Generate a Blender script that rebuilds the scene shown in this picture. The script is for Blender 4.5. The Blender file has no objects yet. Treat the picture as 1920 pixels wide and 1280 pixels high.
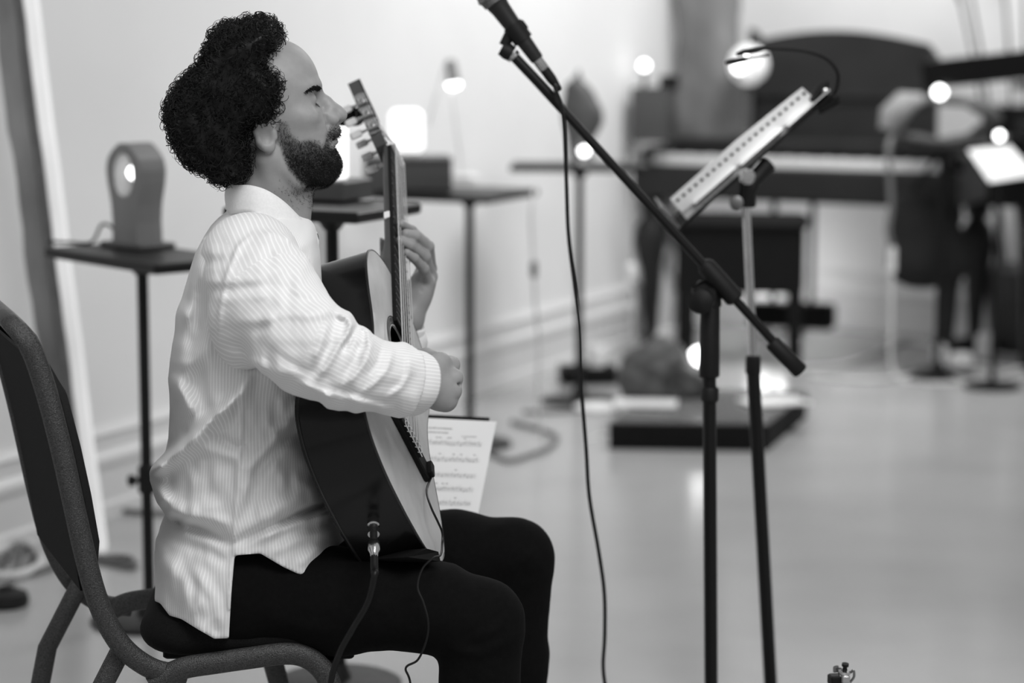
import bpy, math, random
import numpy as np
from mathutils import Vector, Matrix
random.seed(7); rng = np.random.default_rng(7)
scene = bpy.context.scene
C = scene.collection

# ------------------------------------------------------------------ camera
FPX = 85/36*1920; TH = math.atan(640/FPX); CH = 1.36
cam_d = bpy.data.cameras.new('camera'); cam_d.lens = 85; cam_d.sensor_width = 36
cam = bpy.data.objects.new('camera', cam_d); C.objects.link(cam)
cam.location = (0, 0, CH); cam.rotation_euler = (math.pi/2-TH, 0, 0)
cam_d.dof.use_dof = True; cam_d.dof.focus_distance = 3.52; cam_d.dof.aperture_fstop = 2.5
scene.camera = cam
# ------------------------------------------------------------------ light and exposure
w = bpy.data.worlds.new('world'); scene.world = w; w.use_nodes = True
w.node_tree.nodes['Background'].inputs[0].default_value = (1, 1, 1, 1)
w.node_tree.nodes['Background'].inputs[1].default_value = 0.34
def area(name, loc, target, size, power, sy=None):
    l = bpy.data.lights.new(name, 'AREA'); l.energy = power; l.size = size
    if sy: l.shape = 'RECTANGLE'; l.size_y = sy
    o = bpy.data.objects.new(name, l); C.objects.link(o); o.location = loc
    o.rotation_euler = (Vector(target)-Vector(loc)).to_track_quat('-Z', 'Y').to_euler()
    return o
area('ceiling_light_stage', (.7, 1.5, 3.3), (-.35, 3.5, .8), 1.7, 80)
area('ceiling_light_wall', (1.5, 7.6, 3.5), (.1, 8.6, 1.3), 1.2, 74)
area('ceiling_light_back', (2.2, 8.0, 3.6), (1.2, 9.8, .8), 1.2, 42)
vs = scene.view_settings
vs.view_transform = 'Standard'; vs.look = 'None'; vs.gamma = 1; vs.use_curve_mapping = False
vs.exposure = 0.0

# ------------------------------------------------------------------ helpers
cF = np.array([0, math.cos(TH), -math.sin(TH)]); cU = np.array([0, math.sin(TH), math.cos(TH)]); cR = np.array([1., 0, 0]); cO = np.array([0, 0, CH])
def ray(px, py): return cF + cR*((px-960)/FPX) - cU*((py-640)/FPX)
def W(px, py, Y):
    r = ray(px, py); return cO + r*(Y/r[1])
def WZ(px, py, z):
    r = ray(px, py); return cO + r*((z-CH)/r[2])
def V3(p): return Vector((float(p[0]), float(p[1]), float(p[2])))

MATS = {}
def lin(g): g = g/255; return g/12.92 if g < .04045 else ((g+.055)/1.055)**2.4
def mat(name, g, rough=.5, metal=0., emit=0., noise=None, bump=None, alpha_trans=0., spec=.5, g2=None, coat=0., stretch=None):
    if name in MATS: return MATS[name]
    m = bpy.data.materials.new(name); m.use_nodes = True; MATS[name] = m
    nt = m.node_tree; b = nt.nodes['Principled BSDF']; v = lin(g)
    b.inputs['Base Color'].default_value = (v, v, v, 1); b.inputs['Roughness'].default_value = rough
    b.inputs['Metallic'].default_value = metal; b.inputs['Specular IOR Level'].default_value = spec
    b.inputs['Coat Weight'].default_value = coat
    if alpha_trans: b.inputs['Transmission Weight'].default_value = alpha_trans
    if emit: b.inputs['Emission Color'].default_value = (1, 1, 1, 1); b.inputs['Emission Strength'].default_value = emit
    tc = nt.nodes.new('ShaderNodeTexCoord'); src = tc.outputs['Object']
    if stretch:
        mp = nt.nodes.new('ShaderNodeMapping'); mp.inputs['Scale'].default_value = stretch
        nt.links.new(src, mp.inputs[0]); src = mp.outputs[0]
    if noise:
        n = nt.nodes.new('ShaderNodeTexNoise'); n.inputs['Scale'].default_value = noise; n.inputs['Detail'].default_value = 5
        nt.links.new(src, n.inputs['Vector'])
        r = nt.nodes.new('ShaderNodeMapRange'); r.inputs[1].default_value = .3; r.inputs[2].default_value = .7
        r.inputs[3].default_value = v; r.inputs[4].default_value = lin(g2 if g2 is not None else g*.8)
        nt.links.new(n.outputs['Fac'], r.inputs[0]); nt.links.new(r.outputs[0], b.inputs['Base Color'])
    if bump:
        n2 = nt.nodes.new('ShaderNodeTexNoise'); n2.inputs['Scale'].default_value = bump[0]; n2.inputs['Detail'].default_value = 3
        nt.links.new(src, n2.inputs['Vector'])
        bp = nt.nodes.new('ShaderNodeBump'); bp.inputs['Strength'].default_value = bump[1]; bp.inputs['Distance'].default_value = bump[2]
        nt.links.new(n2.outputs['Fac'], bp.inputs['Height']); nt.links.new(bp.outputs[0], b.inputs['Normal'])
    return m

def props(o, label=None, cat=None, group=None, kind=None):
    for k, v in (('label', label), ('category', cat), ('group', group), ('kind', kind)):
        if v: o[k] = v
    return o
def empty(name, loc, label, cat, group=None):
    o = bpy.data.objects.new(name, None); C.objects.link(o); o.location = V3(loc); o.empty_display_size = .05
    return props(o, label, cat, group)
def mesh_obj(name, verts, faces, m, parent=None, smooth=False):
    me = bpy.data.meshes.new(name)
    if isinstance(verts, np.ndarray): verts = verts.astype(float)
    me.from_pydata([tuple(map(float, v)) for v in verts] if not isinstance(verts, np.ndarray) else verts.tolist(), [], faces if not isinstance(faces, np.ndarray) else faces.tolist())
    me.update()
    if smooth: me.polygons.foreach_set('use_smooth', [True]*len(me.polygons))
    if m: me.materials.append(m)
    o = bpy.data.objects.new(name, me); C.objects.link(o)
    if parent is not None:
        o.parent = parent
        o.matrix_parent_inverse = Matrix.Translation(-parent.location) if parent.type == 'EMPTY' else Matrix.Identity(4)
    return o
class MB:
    """collects shapes (world coordinates) for one mesh"""
    def __init__(s): s.v = []; s.f = []
    def add(s, v, f):
        o = len(s.v); s.v += [tuple(map(float, p)) for p in v]; s.f += [tuple(i+o for i in q) for q in f]; return s
    def box(s, c, size, ax=None, bev=0.):
        X, Y, Z = ax if ax is not None else np.eye(3)
        X, Y, Z = map(np.asarray, (X, Y, Z)); c = np.asarray(c, float); a, b, d = [k/2 for k in size]
        if bev <= 0:
            v = [c+X*i*a+Y*j*b+Z*k*d for i in (-1, 1) for j in (-1, 1) for k in (-1, 1)]
            return s.add(v, [(0, 1, 3, 2), (4, 6, 7, 5), (0, 4, 5, 1), (2, 3, 7, 6), (0, 2, 6, 4), (1, 5, 7, 3)])
        v = []
        for z, t in ((-d, 1), (-d+bev, 0), (d-bev, 0), (d, 1)):
            aa, bb = a-bev*t*.999, b-bev*t*.999
            for (i, j) in ((-1, -1), (1, -1), (1, 1), (-1, 1)):
                if (i, j) in ((-1, -1), (1, 1)): q = [(i*aa, j*(bb-bev)), (i*(aa-bev), j*bb)]
                else: q = [(i*(aa-bev), j*bb), (i*aa, j*(bb-bev))]
                for (x, y) in q: v.append(c+X*x+Y*y+Z*z)
        f = []
        for r in range(3):
            for i in range(8): f.append((r*8+i, r*8+(i+1) % 8, (r+1)*8+(i+1) % 8, (r+1)*8+i))
        f += [tuple(range(7, -1, -1)), tuple(range(24, 32))]
        return s.add(v, f)
    def tube(s, path, r, n=10, caps=True, flat=None):
        """r scalar or list; flat=(vec, k): scale the section by k along vec"""
        P = np.array(path, float); m = len(P); R = np.full(m, r) if np.isscalar(r) else np.array(r, float)
        T = np.gradient(P, axis=0); T /= np.linalg.norm(T, axis=1)[:, None]+1e-12
        a = np.array([0, 0, 1.]) if abs(T[0][2]) < .9 else np.array([1., 0, 0])
        FA = None
        if flat is not None:
            FA = np.broadcast_to(np.asarray(flat[0], float), (m, 3)); a = FA[0]
        N = a-T[0]*(a@T[0]); N /= np.linalg.norm(N); v = []
        for i in range(m):
            if flat is not None:
                N = FA[i]-T[i]*(FA[i]@T[i])
            else: N = N-T[i]*(N@T[i])
            N = N/np.linalg.norm(N); B = np.cross(T[i], N)
            for k in range(n):
                t = 2*math.pi*k/n
                kk = flat[1] if flat is not None else 1
                v.append(P[i]+R[i]*(math.cos(t)*N*kk+math.sin(t)*B))
        f = [(i*n+k, i*n+(k+1) % n, (i+1)*n+(k+1) % n, (i+1)*n+k) for i in range(m-1) for k in range(n)]
        if caps: f += [tuple(range(n-1, -1, -1)), tuple(range((m-1)*n, m*n))]
        return s.add(v, f)
    def lathe(s, base, axis, prof, n=24, caps=True):
        """prof: list of (height along axis, radius)"""
        ax = np.asarray(axis, float); ax = ax/np.linalg.norm(ax); b = np.asarray(base, float)
        return s._lathe(b, ax, prof, n, caps)
    def _lathe(s, b, ax, prof, n, caps):
        a = np.array([0, 0, 1.]) if abs(ax[2]) < .9 else np.array([1., 0, 0])
        N = a-ax*(a@ax); N /= np.linalg.norm(N); B = np.cross(ax, N); v = []
        for h, r in prof:
            for k in range(n):
                t = 2*math.pi*k/n; v.append(b+ax*h+max(r, 1e-4)*(math.cos(t)*N+math.sin(t)*B))
        m = len(prof)
        f = [(i*n+k, i*n+(k+1) % n, (i+1)*n+(k+1) % n, (i+1)*n+k) for i in range(m-1) for k in range(n)]
        if caps: f += [tuple(range(n-1, -1, -1)), tuple(range((m-1)*n, m*n))]
        return s.add(v, f)
    def prism(s, poly, origin, X, Y, Z, t):
        """poly of (a,b) in plane X,Y, extruded t along Z"""
        origin, X, Y, Z = map(lambda q: np.asarray(q, float), (origin, X, Y, Z)); n = len(poly)
        v = [origin+X*a+Y*b for a, b in poly]+[origin+X*a+Y*b+Z*t for a, b in poly]
        return s.add(v, [tuple(range(n-1, -1, -1)), tuple(range(n, 2*n))]+[(i, (i+1) % n, (i+1) % n+n, i+n) for i in range(n)])
    def build(s, name, m, parent=None, smooth=False):
        o = mesh_obj(name, s.v, s.f, m, parent, smooth)
        if smooth:
            try: o.data.set_sharp_from_angle(angle=math.radians(38))
            except Exception: pass
        return o
def spline(pts, n=8):
    P = np.array(pts, float); Q = np.vstack([2*P[0]-P[1], P, 2*P[-1]-P[-2]]); out = []
    for i in range(1, len(Q)-2):
        for k in range(n):
            t = k/n; a, b, c, d = Q[i-1:i+3]
            out.append(.5*((2*b)+(c-a)*t+(2*a-5*b+4*c-d)*t*t+(3*b-a-3*c+d)*t**3))
    out.append(P[-1]); return np.array(out)
def rotz(a): c, s = math.cos(a), math.sin(a); return np.array([[c, s, 0], [-s, c, 0], [0, 0, 1.]])   # rows: X, Y, Z axes

# ------------------------------------------------------------------ signed distance volumes
class Vol:
    def __init__(s, lo, hi, h):
        s.lo = np.array(lo, float); s.h = h; s.n = np.ceil((np.array(hi)-s.lo)/h).astype(int)+1
        s.F = np.full(s.n, .05, np.float32)
        s.ax = [(s.lo[i]+h*np.arange(s.n[i])).astype(np.float32) for i in range(3)]
    def sl(s, lo, hi):
        a = np.clip(np.floor((np.array(lo)-s.lo)/s.h).astype(int), 0, s.n); b = np.clip(np.ceil((np.array(hi)-s.lo)/s.h).astype(int)+1, 0, s.n)
        return tuple(slice(int(i), int(max(i, j))) for i, j in zip(a, b))
    def grid(s, sl):
        return s.ax[0][sl[0]][:, None, None], s.ax[1][sl[1]][None, :, None], s.ax[2][sl[2]][None, None, :]
    def op(s, fn, lo, hi, k, sub=False):
        sl = s.sl(lo, hi)
        if any(q.stop <= q.start for q in sl): return s
        d = fn(*s.grid(sl)).astype(np.float32); F = s.F[sl]
        if sub:
            d = -d; h = np.maximum(k-np.abs(F-d), 0)/k; s.F[sl] = np.maximum(F, d)+h*h*k*.25
        else:
            h = np.maximum(k-np.abs(F-d), 0)/k; s.F[sl] = np.minimum(F, d)-h*h*k*.25
        return s
    def cap(s, a, b, ra, rb=None, k=.01, sub=False):
        a = np.array(a, float); b = np.array(b, float); rb = ra if rb is None else rb; ba = b-a; L = max(float(ba@ba), 1e-12)
        def fn(x, y, z):
            t = np.clip(((x-a[0])*ba[0]+(y-a[1])*ba[1]+(z-a[2])*ba[2])/L, 0, 1)
            return np.sqrt((x-a[0]-t*ba[0])**2+(y-a[1]-t*ba[1])**2+(z-a[2]-t*ba[2])**2)-(ra+(rb-ra)*t)
        m = max(ra, rb)+k+.01
        return s.op(fn, np.minimum(a, b)-m, np.maximum(a, b)+m, k, sub)
    def chain(s, pts, rs, k=.01):
        for i in range(len(pts)-1): s.cap(pts[i], pts[i+1], rs[i], rs[i+1], k)
        return s
    def ell(s, c, r, k=.01, M=None, sub=False):
        c = np.array(c, float); r = np.array(r, float)
        def fn(x, y, z):
            X, Y, Z = x-c[0], y-c[1], z-c[2]
            if M is not None: X, Y, Z = [M[i][0]*X+M[i][1]*Y+M[i][2]*Z for i in range(3)]
            k0 = np.sqrt((X/r[0])**2+(Y/r[1])**2+(Z/r[2])**2); k1 = np.sqrt((X/r[0]**2)**2+(Y/r[1]**2)**2+(Z/r[2]**2)**2)+1e-9
            return k0*(k0-1)/k1
        m = max(r)+k+.01
        return s.op(fn, c-m, c+m, k, sub)
    def mesh(s):
        F = s.F; nx, ny, nz = F.shape; ins = F < 0
        cnt = np.zeros((nx-1, ny-1, nz-1), np.int8)
        for i in (0, 1):
            for j in (0, 1):
                for k in (0, 1): cnt += ins[i:nx-1+i, j:ny-1+j, k:nz-1+k]
        act = (cnt > 0) & (cnt < 8); idx = np.argwhere(act); vid = np.full(act.shape, -1, np.int32); vid[act] = np.arange(len(idx))
        val = {}
        for i in (0, 1):
            for j in (0, 1):
                for k in (0, 1): val[(i, j, k)] = F[idx[:, 0]+i, idx[:, 1]+j, idx[:, 2]+k].astype(float)
        acc = np.zeros((len(idx), 3)); num = np.zeros(len(idx)); cs = list(val)
        for a in cs:
            for ax in range(3):
                if a[ax]: continue
                b = list(a); b[ax] = 1; b = tuple(b); va, vb = val[a], val[b]; m = (va < 0) != (vb < 0)
                t = np.where(m, va/np.where(m, va-vb, 1), 0); p = np.tile(np.array(a, float), (len(idx), 1)); p[:, ax] += t
                acc[m] += p[m]; num[m] += 1
        v = s.lo+s.h*(idx+acc/num[:, None]); faces = []
        for ax in range(3):
            o = [q for q in range(3) if q != ax]
            A = [slice(None)]*3; B = [slice(None)]*3; A[ax] = slice(0, -1); B[ax] = slice(1, None)
            ia, ib = ins[tuple(A)], ins[tuple(B)]; ch = ia != ib
            for q in o:
                sl = [slice(None)]*3; sl[q] = 0; ch[tuple(sl)] = False; sl[q] = -1; ch[tuple(sl)] = False
            e = np.argwhere(ch); e0, e1 = o
            def g(d0, d1):
                c = e.copy(); c[:, e0] -= d0; c[:, e1] -= d1; return vid[c[:, 0], c[:, 1], c[:, 2]]
            q = np.stack([g(1, 1), g(0, 1), g(0, 0), g(1, 0)], 1); flip = ia[e[:, 0], e[:, 1], e[:, 2]]
            if ax == 1: flip = ~flip
            q[~flip] = q[~flip][:, ::-1]; faces.append(q)
        return v, np.concatenate(faces)
def proj(x, y, z):
    dz = z-CH; d = y*cF[1]+dz*cF[2]
    return 960+FPX*x/d, 640-FPX*(y*cU[1]+dz*cU[2])/d
class Map2:
    """a relief map of cloth folds, laid out on the side of the cloth that it belongs to"""
    def __init__(s, x0, x1, y0, y1, st=2.):
        s.x0, s.y0, s.st = x0, y0, st; s.X, s.Y = np.meshgrid(np.arange(x0, x1+st, st), np.arange(y0, y1+st, st), indexing='ij'); s.D = np.zeros_like(s.X)
    def ridge(s, pts, h, wd, sharp=None):
        """h in mm, wd in px; sharp: other side falls off with this width"""
        P = np.array(pts, float)[:, :2]; best = np.full(s.X.shape, 1e9); side = np.zeros(s.X.shape); par = np.zeros(s.X.shape); n = len(P)-1
        for i in range(n):
            a, b = P[i], P[i+1]; ba = b-a; L = ba@ba; tt = ((s.X-a[0])*ba[0]+(s.Y-a[1])*ba[1])/L; t = np.clip(tt, 0, 1)
            dx, dy = s.X-a[0]-t*ba[0], s.Y-a[1]-t*ba[1]; d = np.hypot(dx, dy); m = d < best
            best[m] = d[m]; side[m] = (ba[0]*dy-ba[1]*dx)[m]; par[m] = ((i+t)/n)[m]
        ww = np.where(side > 0, sharp if sharp else wd, wd)
        s.D += h/1000*np.exp(-(best/ww)**2)*np.clip(np.sin(np.clip(par*.92+.04, 0, 1)*math.pi)*1.6, 0, 1); return s
    def sample(s, px, py):
        i = np.clip((px-s.x0)/s.st, 0, s.D.shape[0]-1.001); j = np.clip((py-s.y0)/s.st, 0, s.D.shape[1]-1.001)
        a = i.astype(int); b = j.astype(int); u = i-a; v = j-b; D = s.D
        return D[a, b]*(1-u)*(1-v)+D[a+1, b]*u*(1-v)+D[a, b+1]*(1-u)*v+D[a+1, b+1]*u*v
def inside_poly(px, py, poly):
    """signed distance to polygon, negative inside"""
    P = np.array(poly, float); n = len(P); d = np.full(px.shape, 1e9); s = np.zeros(px.shape, bool)
    for i in range(n):
        a, b = P[i], P[(i+1) % n]; ba = b-a; t = np.clip(((px-a[0])*ba[0]+(py-a[1])*ba[1])/(ba@ba), 0, 1)
        d = np.minimum(d, np.hypot(px-a[0]-t*ba[0], py-a[1]-t*ba[1]))
        c = ((a[1] > py) != (b[1] > py)) & (px < ba[0]*(py-a[1])/(ba[1] if ba[1] else 1e-9)+a[0]); s ^= c
    return np.where(s, -d, d)
class PolyMap(Map2):
    def poly(s, P): s.D = inside_poly(s.X, s.Y, P); return s
def set_attr(o, name, arr):
    a = o.data.attributes.new(name, 'FLOAT', 'POINT'); a.data.foreach_set('value', np.asarray(arr, np.float32))
#BODY
# ------------------------------------------------------------------ materials
m_wall = mat('wall_paint', 232, .65, noise=2.5, g2=226, bump=(60, .08, .002))
m_trim = mat('trim_paint', 226, .4, noise=3, g2=218)
m_floor = mat('floor_polished', 178, .2, noise=1.6, g2=162, bump=(7, .05, .004), spec=.5)
m_black = mat('black_metal', 14, .42, bump=(220, .05, .001), spec=.3)
m_blackm = mat('black_matte', 12, .75, noise=30, g2=18, spec=.2)
m_blackg = mat('black_lacquer', 8, .2, noise=4, g2=11, spec=.25)
m_piano = mat('piano_case', 44, .38, noise=6, g2=36, spec=.25)
m_chrome = mat('chrome', 215, .16, metal=1., noise=40, g2=200)
m_steel = mat('dull_steel', 150, .35, metal=1., noise=30, g2=135)
m_wood = mat('oiled_wood', 128, .5, noise=5, g2=92, stretch=(1, 1, .12), bump=(30, .2, .004))
m_woodd = mat('dark_wood', 84, .5, noise=6, g2=58, stretch=(.2, 1, 1), bump=(30, .15, .003))
m_woodl = mat('driftwood', 96, .7, noise=9, g2=58, stretch=(.25, 1, 1), bump=(24, .3, .006))
m_bark = mat('weathered_trunk', 132, .8, noise=7, g2=98, stretch=(1, 1, .25), bump=(18, .4, .01))
m_white = mat('white_plastic', 235, .35, noise=8, g2=228)
m_paper = mat('paper', 238, .8, noise=9, g2=230)
m_key = mat('piano_keys', 242, .35, noise=9, g2=235)
m_wcable = mat('white_cable', 215, .45, noise=9, g2=200)
m_gcable = mat('grey_cable', 112, .5, noise=9, g2=95)
m_bcable = mat('black_cable', 12, .45, noise=60, g2=18, spec=.3)
m_rubber = mat('black_rubber', 15, .6, noise=60, g2=20, spec=.3)
m_glow = mat('bulb_glow', 255, .3, emit=6, noise=4, g2=250)
m_shade = mat('lit_shade', 250, .5, emit=1.1, noise=4, g2=245)
m_glass = mat('bulb_glass', 250, .05, alpha_trans=1., noise=3, g2=245)
m_ledstrip = mat('led_strip', 235, .4, emit=.42, noise=16, g2=190, stretch=(1, 1, .2))

# ------------------------------------------------------------------ setting
WD = np.array([.4349, .9005, 0.]); WN = np.array([.9005, -.4349, 0.])      # left wall direction, and its normal into the room
A0 = np.array([-1.26, 5.96, 0.]); CORN = A0+WD*4.80
def struct(o): o['kind'] = 'structure'; return o
fl = MB(); fl.add([(-7, -2, 0), (9, -2, 0), (9, 12, 0), (-7, 12, 0)], [(0, 1, 2, 3)]); struct(fl.build('floor', m_floor))
ax_l = np.array([WD, -WN, [0, 0, 1.]]); BD = WN
L0 = A0-WD*5.5
mid = (L0+CORN)/2; ln = np.linalg.norm(CORN-L0)
struct(MB().box(mid-WN*.06+np.array([0, 0, 1.7]), (ln+.1, .12, 3.4), ax_l).build('wall_left', m_wall))
bl = 7.0; mb = CORN+BD*bl/2
ax_b = np.array([BD, WD, [0, 0, 1.]])
struct(MB().box(mb+WD*.06+np.array([0, 0, 1.7]), (bl, .12, 3.4), ax_b).build('wall_back', m_wall))
# the pier that stands proud of the back wall at the right
PX0 = 1.62
struct(MB().box(CORN+BD*(PX0+1.2)-WD*.05+np.array([0, 0, 1.7]), (2.4, .1, 3.4), ax_b).build('trim_1', m_trim))
def skirting(name, p, q, nrm):
    """a tall moulded skirting board, its profile extruded along the wall"""
    d = (q-p)/np.linalg.norm(q-p)
    prof = [(0, 0), (.028, 0), (.028, .035), (.022, .045), (.022, .13), (.03, .145), (.03, .165), (.016, .178), (.016, .215), (.024, .225), (.012, .245), (0, .245)]
    return struct(MB().prism(prof, p+nrm*.002, nrm, [0, 0, 1.], d, np.linalg.norm(q-p)).build(name, m_trim))
skirting('baseboard_left', L0, CORN, WN)
skirting('baseboard_back', CORN, CORN+BD*PX0, -WD)
skirting('baseboard_right', CORN+BD*PX0-WD*.1, CORN+BD*(PX0+2.4)-WD*.1, -WD)

# ------------------------------------------------------------------ display tables
RT = rotz(math.radians(-25.8+90)); RT = np.array([[.9005, -.4349, 0], [.4349, .9005, 0], [0, 0, 1.]])
def display_table(pole_px, pole_py, z, size, label, top_off=(0, 0), knob=None, base=True, yaw=0.):
    p = WZ(pole_px, pole_py, z); foot = np.array([p[0], p[1], 0]); r = empty('display_table', foot, label, 'table', 'pole tables along the wall')
    ax = rotz(-yaw)@RT if yaw else RT
    c = p+ax[0]*top_off[0]+ax[1]*top_off[1]
    MB().box(c+[0, 0, -.012], (size[0], size[1], .022), ax, .004).build('table_top', m_black, r)
    MB().tube([foot+[0, 0, .02], p-[0, 0, .022]], .0125, 14).build('pole', m_black, r, True)
    MB().lathe(p-[0, 0, .05], [0, 0, 1], [(0, .016), (.02, .03), (.027, .05)], 16).build('top_flange', m_black, r, True)
    MB().lathe(foot, [0, 0, 1], [(0, .13), (.008, .13), (.013, .12), (.018, .03), (.05, .018)], 28).build('base_plate', m_black, r, True)
    if knob:
        k = foot+[0, 0, knob]
        MB().lathe(k-[0, 0, .03], [0, 0, 1], [(0, .014), (.003, .019), (.06, .019), (.064, .014)], 16).build('clamp_collar', m_rubber, r, True)
        MB().lathe(k+[-.012, 0, 0], [-1, -.3, 0], [(0, .006), (.012, .006), (.014, .012), (.026, .013), (.03, .008)], 12).build('clamp_knob', m_rubber, r, True)
    return r, c
t1, t1c = display_table(266, 472, .82, (.46, .22), 'black square table on a thin pole holding the rounded wooden lamp', knob=.317, yaw=math.radians(24))
t2, t2c = display_table(622, 383, .966, (.30, .26), 'black pole table right behind the guitarist, carrying the glowing cylinder lamp', top_off=(-.02, 0), knob=.06)
t3, t3c = display_table(880, 357, .786, (.40, .36), 'black pole table with a dark wooden box and white desk lamp on it', top_off=(-.05, .0))
t4, t4c = display_table(1087, 306, .815, (.46, .2), 'black pole table by the wall under the flame-shaped wooden sculpture', top_off=(.0, 0), yaw=math.radians(-22))
Z3 = np.array([0, 0, 1.])
def bulb(name, parent, p, up=(0, 0, 1), r=.03, glass=True):
    up = np.asarray(up, float); up = up/np.linalg.norm(up)
    o = MB().lathe(p, up, [(0, .2*r), (.4*r, .75*r), (.9*r, r), (1.4*r, .85*r), (1.8*r, .4*r), (1.9*r, 0)], 18).build(name, m_glow, parent, True)
    MB().lathe(p-up*.9*r, up, [(0, .4*r), (.2*r, .46*r), (.9*r, .46*r), (1.0*r, .2*r)], 14).build('bulb_socket', m_steel, parent, True)
    return o
# rounded wooden loop lamp on table 1: a plank cut to a keyhole shape, bulb in the round opening
b = WZ(258, 463, .82); r = empty('wooden_lamp', b, 'wooden keyhole-shaped lamp with a lit bulb in its round opening', 'lamp')
la = np.array([[.72, -.69, 0], [.69, .72, 0], [0, 0, 1.]])      # width, depth, up
s1 = 1/830.
def hw(z): return np.interp(z, [0, .02, .04, .085, .10, .13, .16, .185, .205, .218], [.05, .045, .042, .046, .05, .058, .062, .055, .035, .012])
zs = list(np.linspace(0, .218, 26)); outer = [(hw(z), z) for z in zs]+[(-hw(z), z) for z in zs[::-1]]
hole = [(.034*math.cos(t), .148+.048*math.sin(t)) for t in np.linspace(0, 2*math.pi, 32, endpoint=False)]
def ringplate(mb, outer, hole, o, X, Y, Z, t):
    """plate with a hole, both resampled by angle round the hole centre"""
    c = np.mean(hole, 0); n = 64; A = np.linspace(0, 2*math.pi, n, endpoint=False); O = np.array(outer); res = []
    for poly in (O, np.array(hole)):
        Q = []
        for a in A:
            d = np.array([math.cos(a), math.sin(a)]); best = 0
            for i in range(len(poly)):
                p, q = poly[i]-c, poly[(i+1) % len(poly)]-c; e = q-p; den = d[0]*e[1]-d[1]*e[0]
                if abs(den) < 1e-12: continue
                tt = (p[0]*e[1]-p[1]*e[0])/den; u = (p[0]*d[1]-p[1]*d[0])/den
                if tt > 0 and -1e-6 <= u <= 1+1e-6: best = max(best, tt)
            Q.append(c+d*best)
        res.append(Q)
    o, X, Y, Z = map(lambda q: np.asarray(q, float), (o, X, Y, Z)); v = []
    for k in (0, 1):
        for Q in res: v += [o+X*q[0]+Y*q[1]+Z*(t*k) for q in Q]
    f = []
    for i in range(n):
        j = (i+1) % n
        f += [(i, n+i, n+j, j), (2*n+i, 2*n+j, 3*n+j, 3*n+i), (i, j, 2*n+j, 2*n+i), (n+i, 3*n+i, 3*n+j, n+j)]
    return mb.add(v, f)
ringplate(MB(), outer, hole, b-la[1]*.035+[0, 0, .012], la[0], Z3, la[1], .07).build('lamp_body', m_wood, r)
MB().box(b+[0, 0, .006], (.15, .1, .012), la, .003).build('lamp_foot', m_woodd, r)
bulb('bulb', r, b+[0, 0, .145]-la[1]*.0, r=.02)
cp = [b+[-.04, .02, .006], b+[-.06, .03, .04], b+[-.085, .04, .045], b+[-.11, .05, .006], b+[-.16, .06, .004], b+[-.21, .08, .004]]
props(MB().tube(spline(cp), .0035, 8).build('lamp_cord', m_bcable, None, True), 'thin dark cord looping behind the keyhole-shaped wooden lamp', 'cord')

# leaning light plank
f0 = WZ(172, 1030, 0.0); tp = W(40, 0, 5.62); tp = f0+(tp-f0)*1.75; d = (tp-f0); Lp = np.linalg.norm(d); d = d/Lp
r = empty('leaning_light', f0, 'tall wooden plank leaning at the wall with a bright light strip along its edge', 'floor lamp')
e1 = np.cross(d, [0, 1., 0]); e1 /= np.linalg.norm(e1)
if e1[0] < 0: e1 = -e1
e2 = np.cross(d, e1); e2 = -e2 if e2[1] > 0 else e2
nseg = 40
def plank(mb, x0, x1, t0, t1, wob):
    v = []; f = []
    for i in range(nseg+1):
        p = f0+d*(Lp*i/nseg); k = wob*math.sin(i*.9)+wob*.6*math.sin(i*2.3+1)
        for (x, t) in ((x0+k, t0), (x1+k*.5, t0), (x1+k*.5, t1), (x0+k, t1)): v.append(p+e1*x+e2*t)
    for i in range(nseg):
        for k in range(4): f.append((i*4+k, i*4+(k+1) % 4, (i+1)*4+(k+1) % 4, (i+1)*4+k))
    f += [(3, 2, 1, 0), tuple(nseg*4+k for k in range(4))]
    return mb.add(v, f)
plank(MB(), -.062, -.012, -.02, .03, .003).build('plank', mat('plank_wood', 150, .5, noise=14, g2=104, stretch=(1, 1, .1)), r)
plank(MB(), -.012, .008, -.01, .024, .001).build('channel', m_steel, r)
plank(MB(), .008, .036, -.02, .022, .0015).build('light_strip', m_ledstrip, r)

# glowing cylinder lamp on table 2
b = WZ(604, 372, .966); r = empty('cylinder_lamp', b, 'glowing white cylinder lamp on a wooden slab behind the guitarist\'s chin', 'lamp')
MB().box(b+[0, 0, .02], (.17, .12, .04), RT, .004).build('wooden_base', m_woodd, r)
MB().lathe(b+[0, 0, .04], Z3, [(0, .05), (.003, .053), (.105, .053), (.114, .048), (.117, .03), (.118, 0)], 32).build('shade', m_shade, r, True)
# dark box with white block lamp on table 3
b = WZ(764, 356, .786); r = empty('wooden_box', b, 'dark wooden box on the pole table, carrying the white block lamp', 'box')
ax3 = rotz(math.radians(6))
MB().box(b+[0, 0, .046], (.262, .16, .088), ax3, .004).build('box_body', m_woodd, r)
MB().box(b+[0, 0, .096], (.266, .164, .012), ax3, .003).build('box_lid', m_woodd, r)
b2 = b+np.array([-.002, 0, .102]); r = empty('block_lamp', b2, 'glowing white block lamp standing on the dark wooden box', 'lamp')
MB().box(b2+[0, 0, .008], (.08, .08, .016), ax3, .003).build('lamp_base', m_white, r)
MB().box(b2+[0, 0, .078], (.098, .098, .128), ax3, .014).build('shade', m_shade, r)
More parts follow.
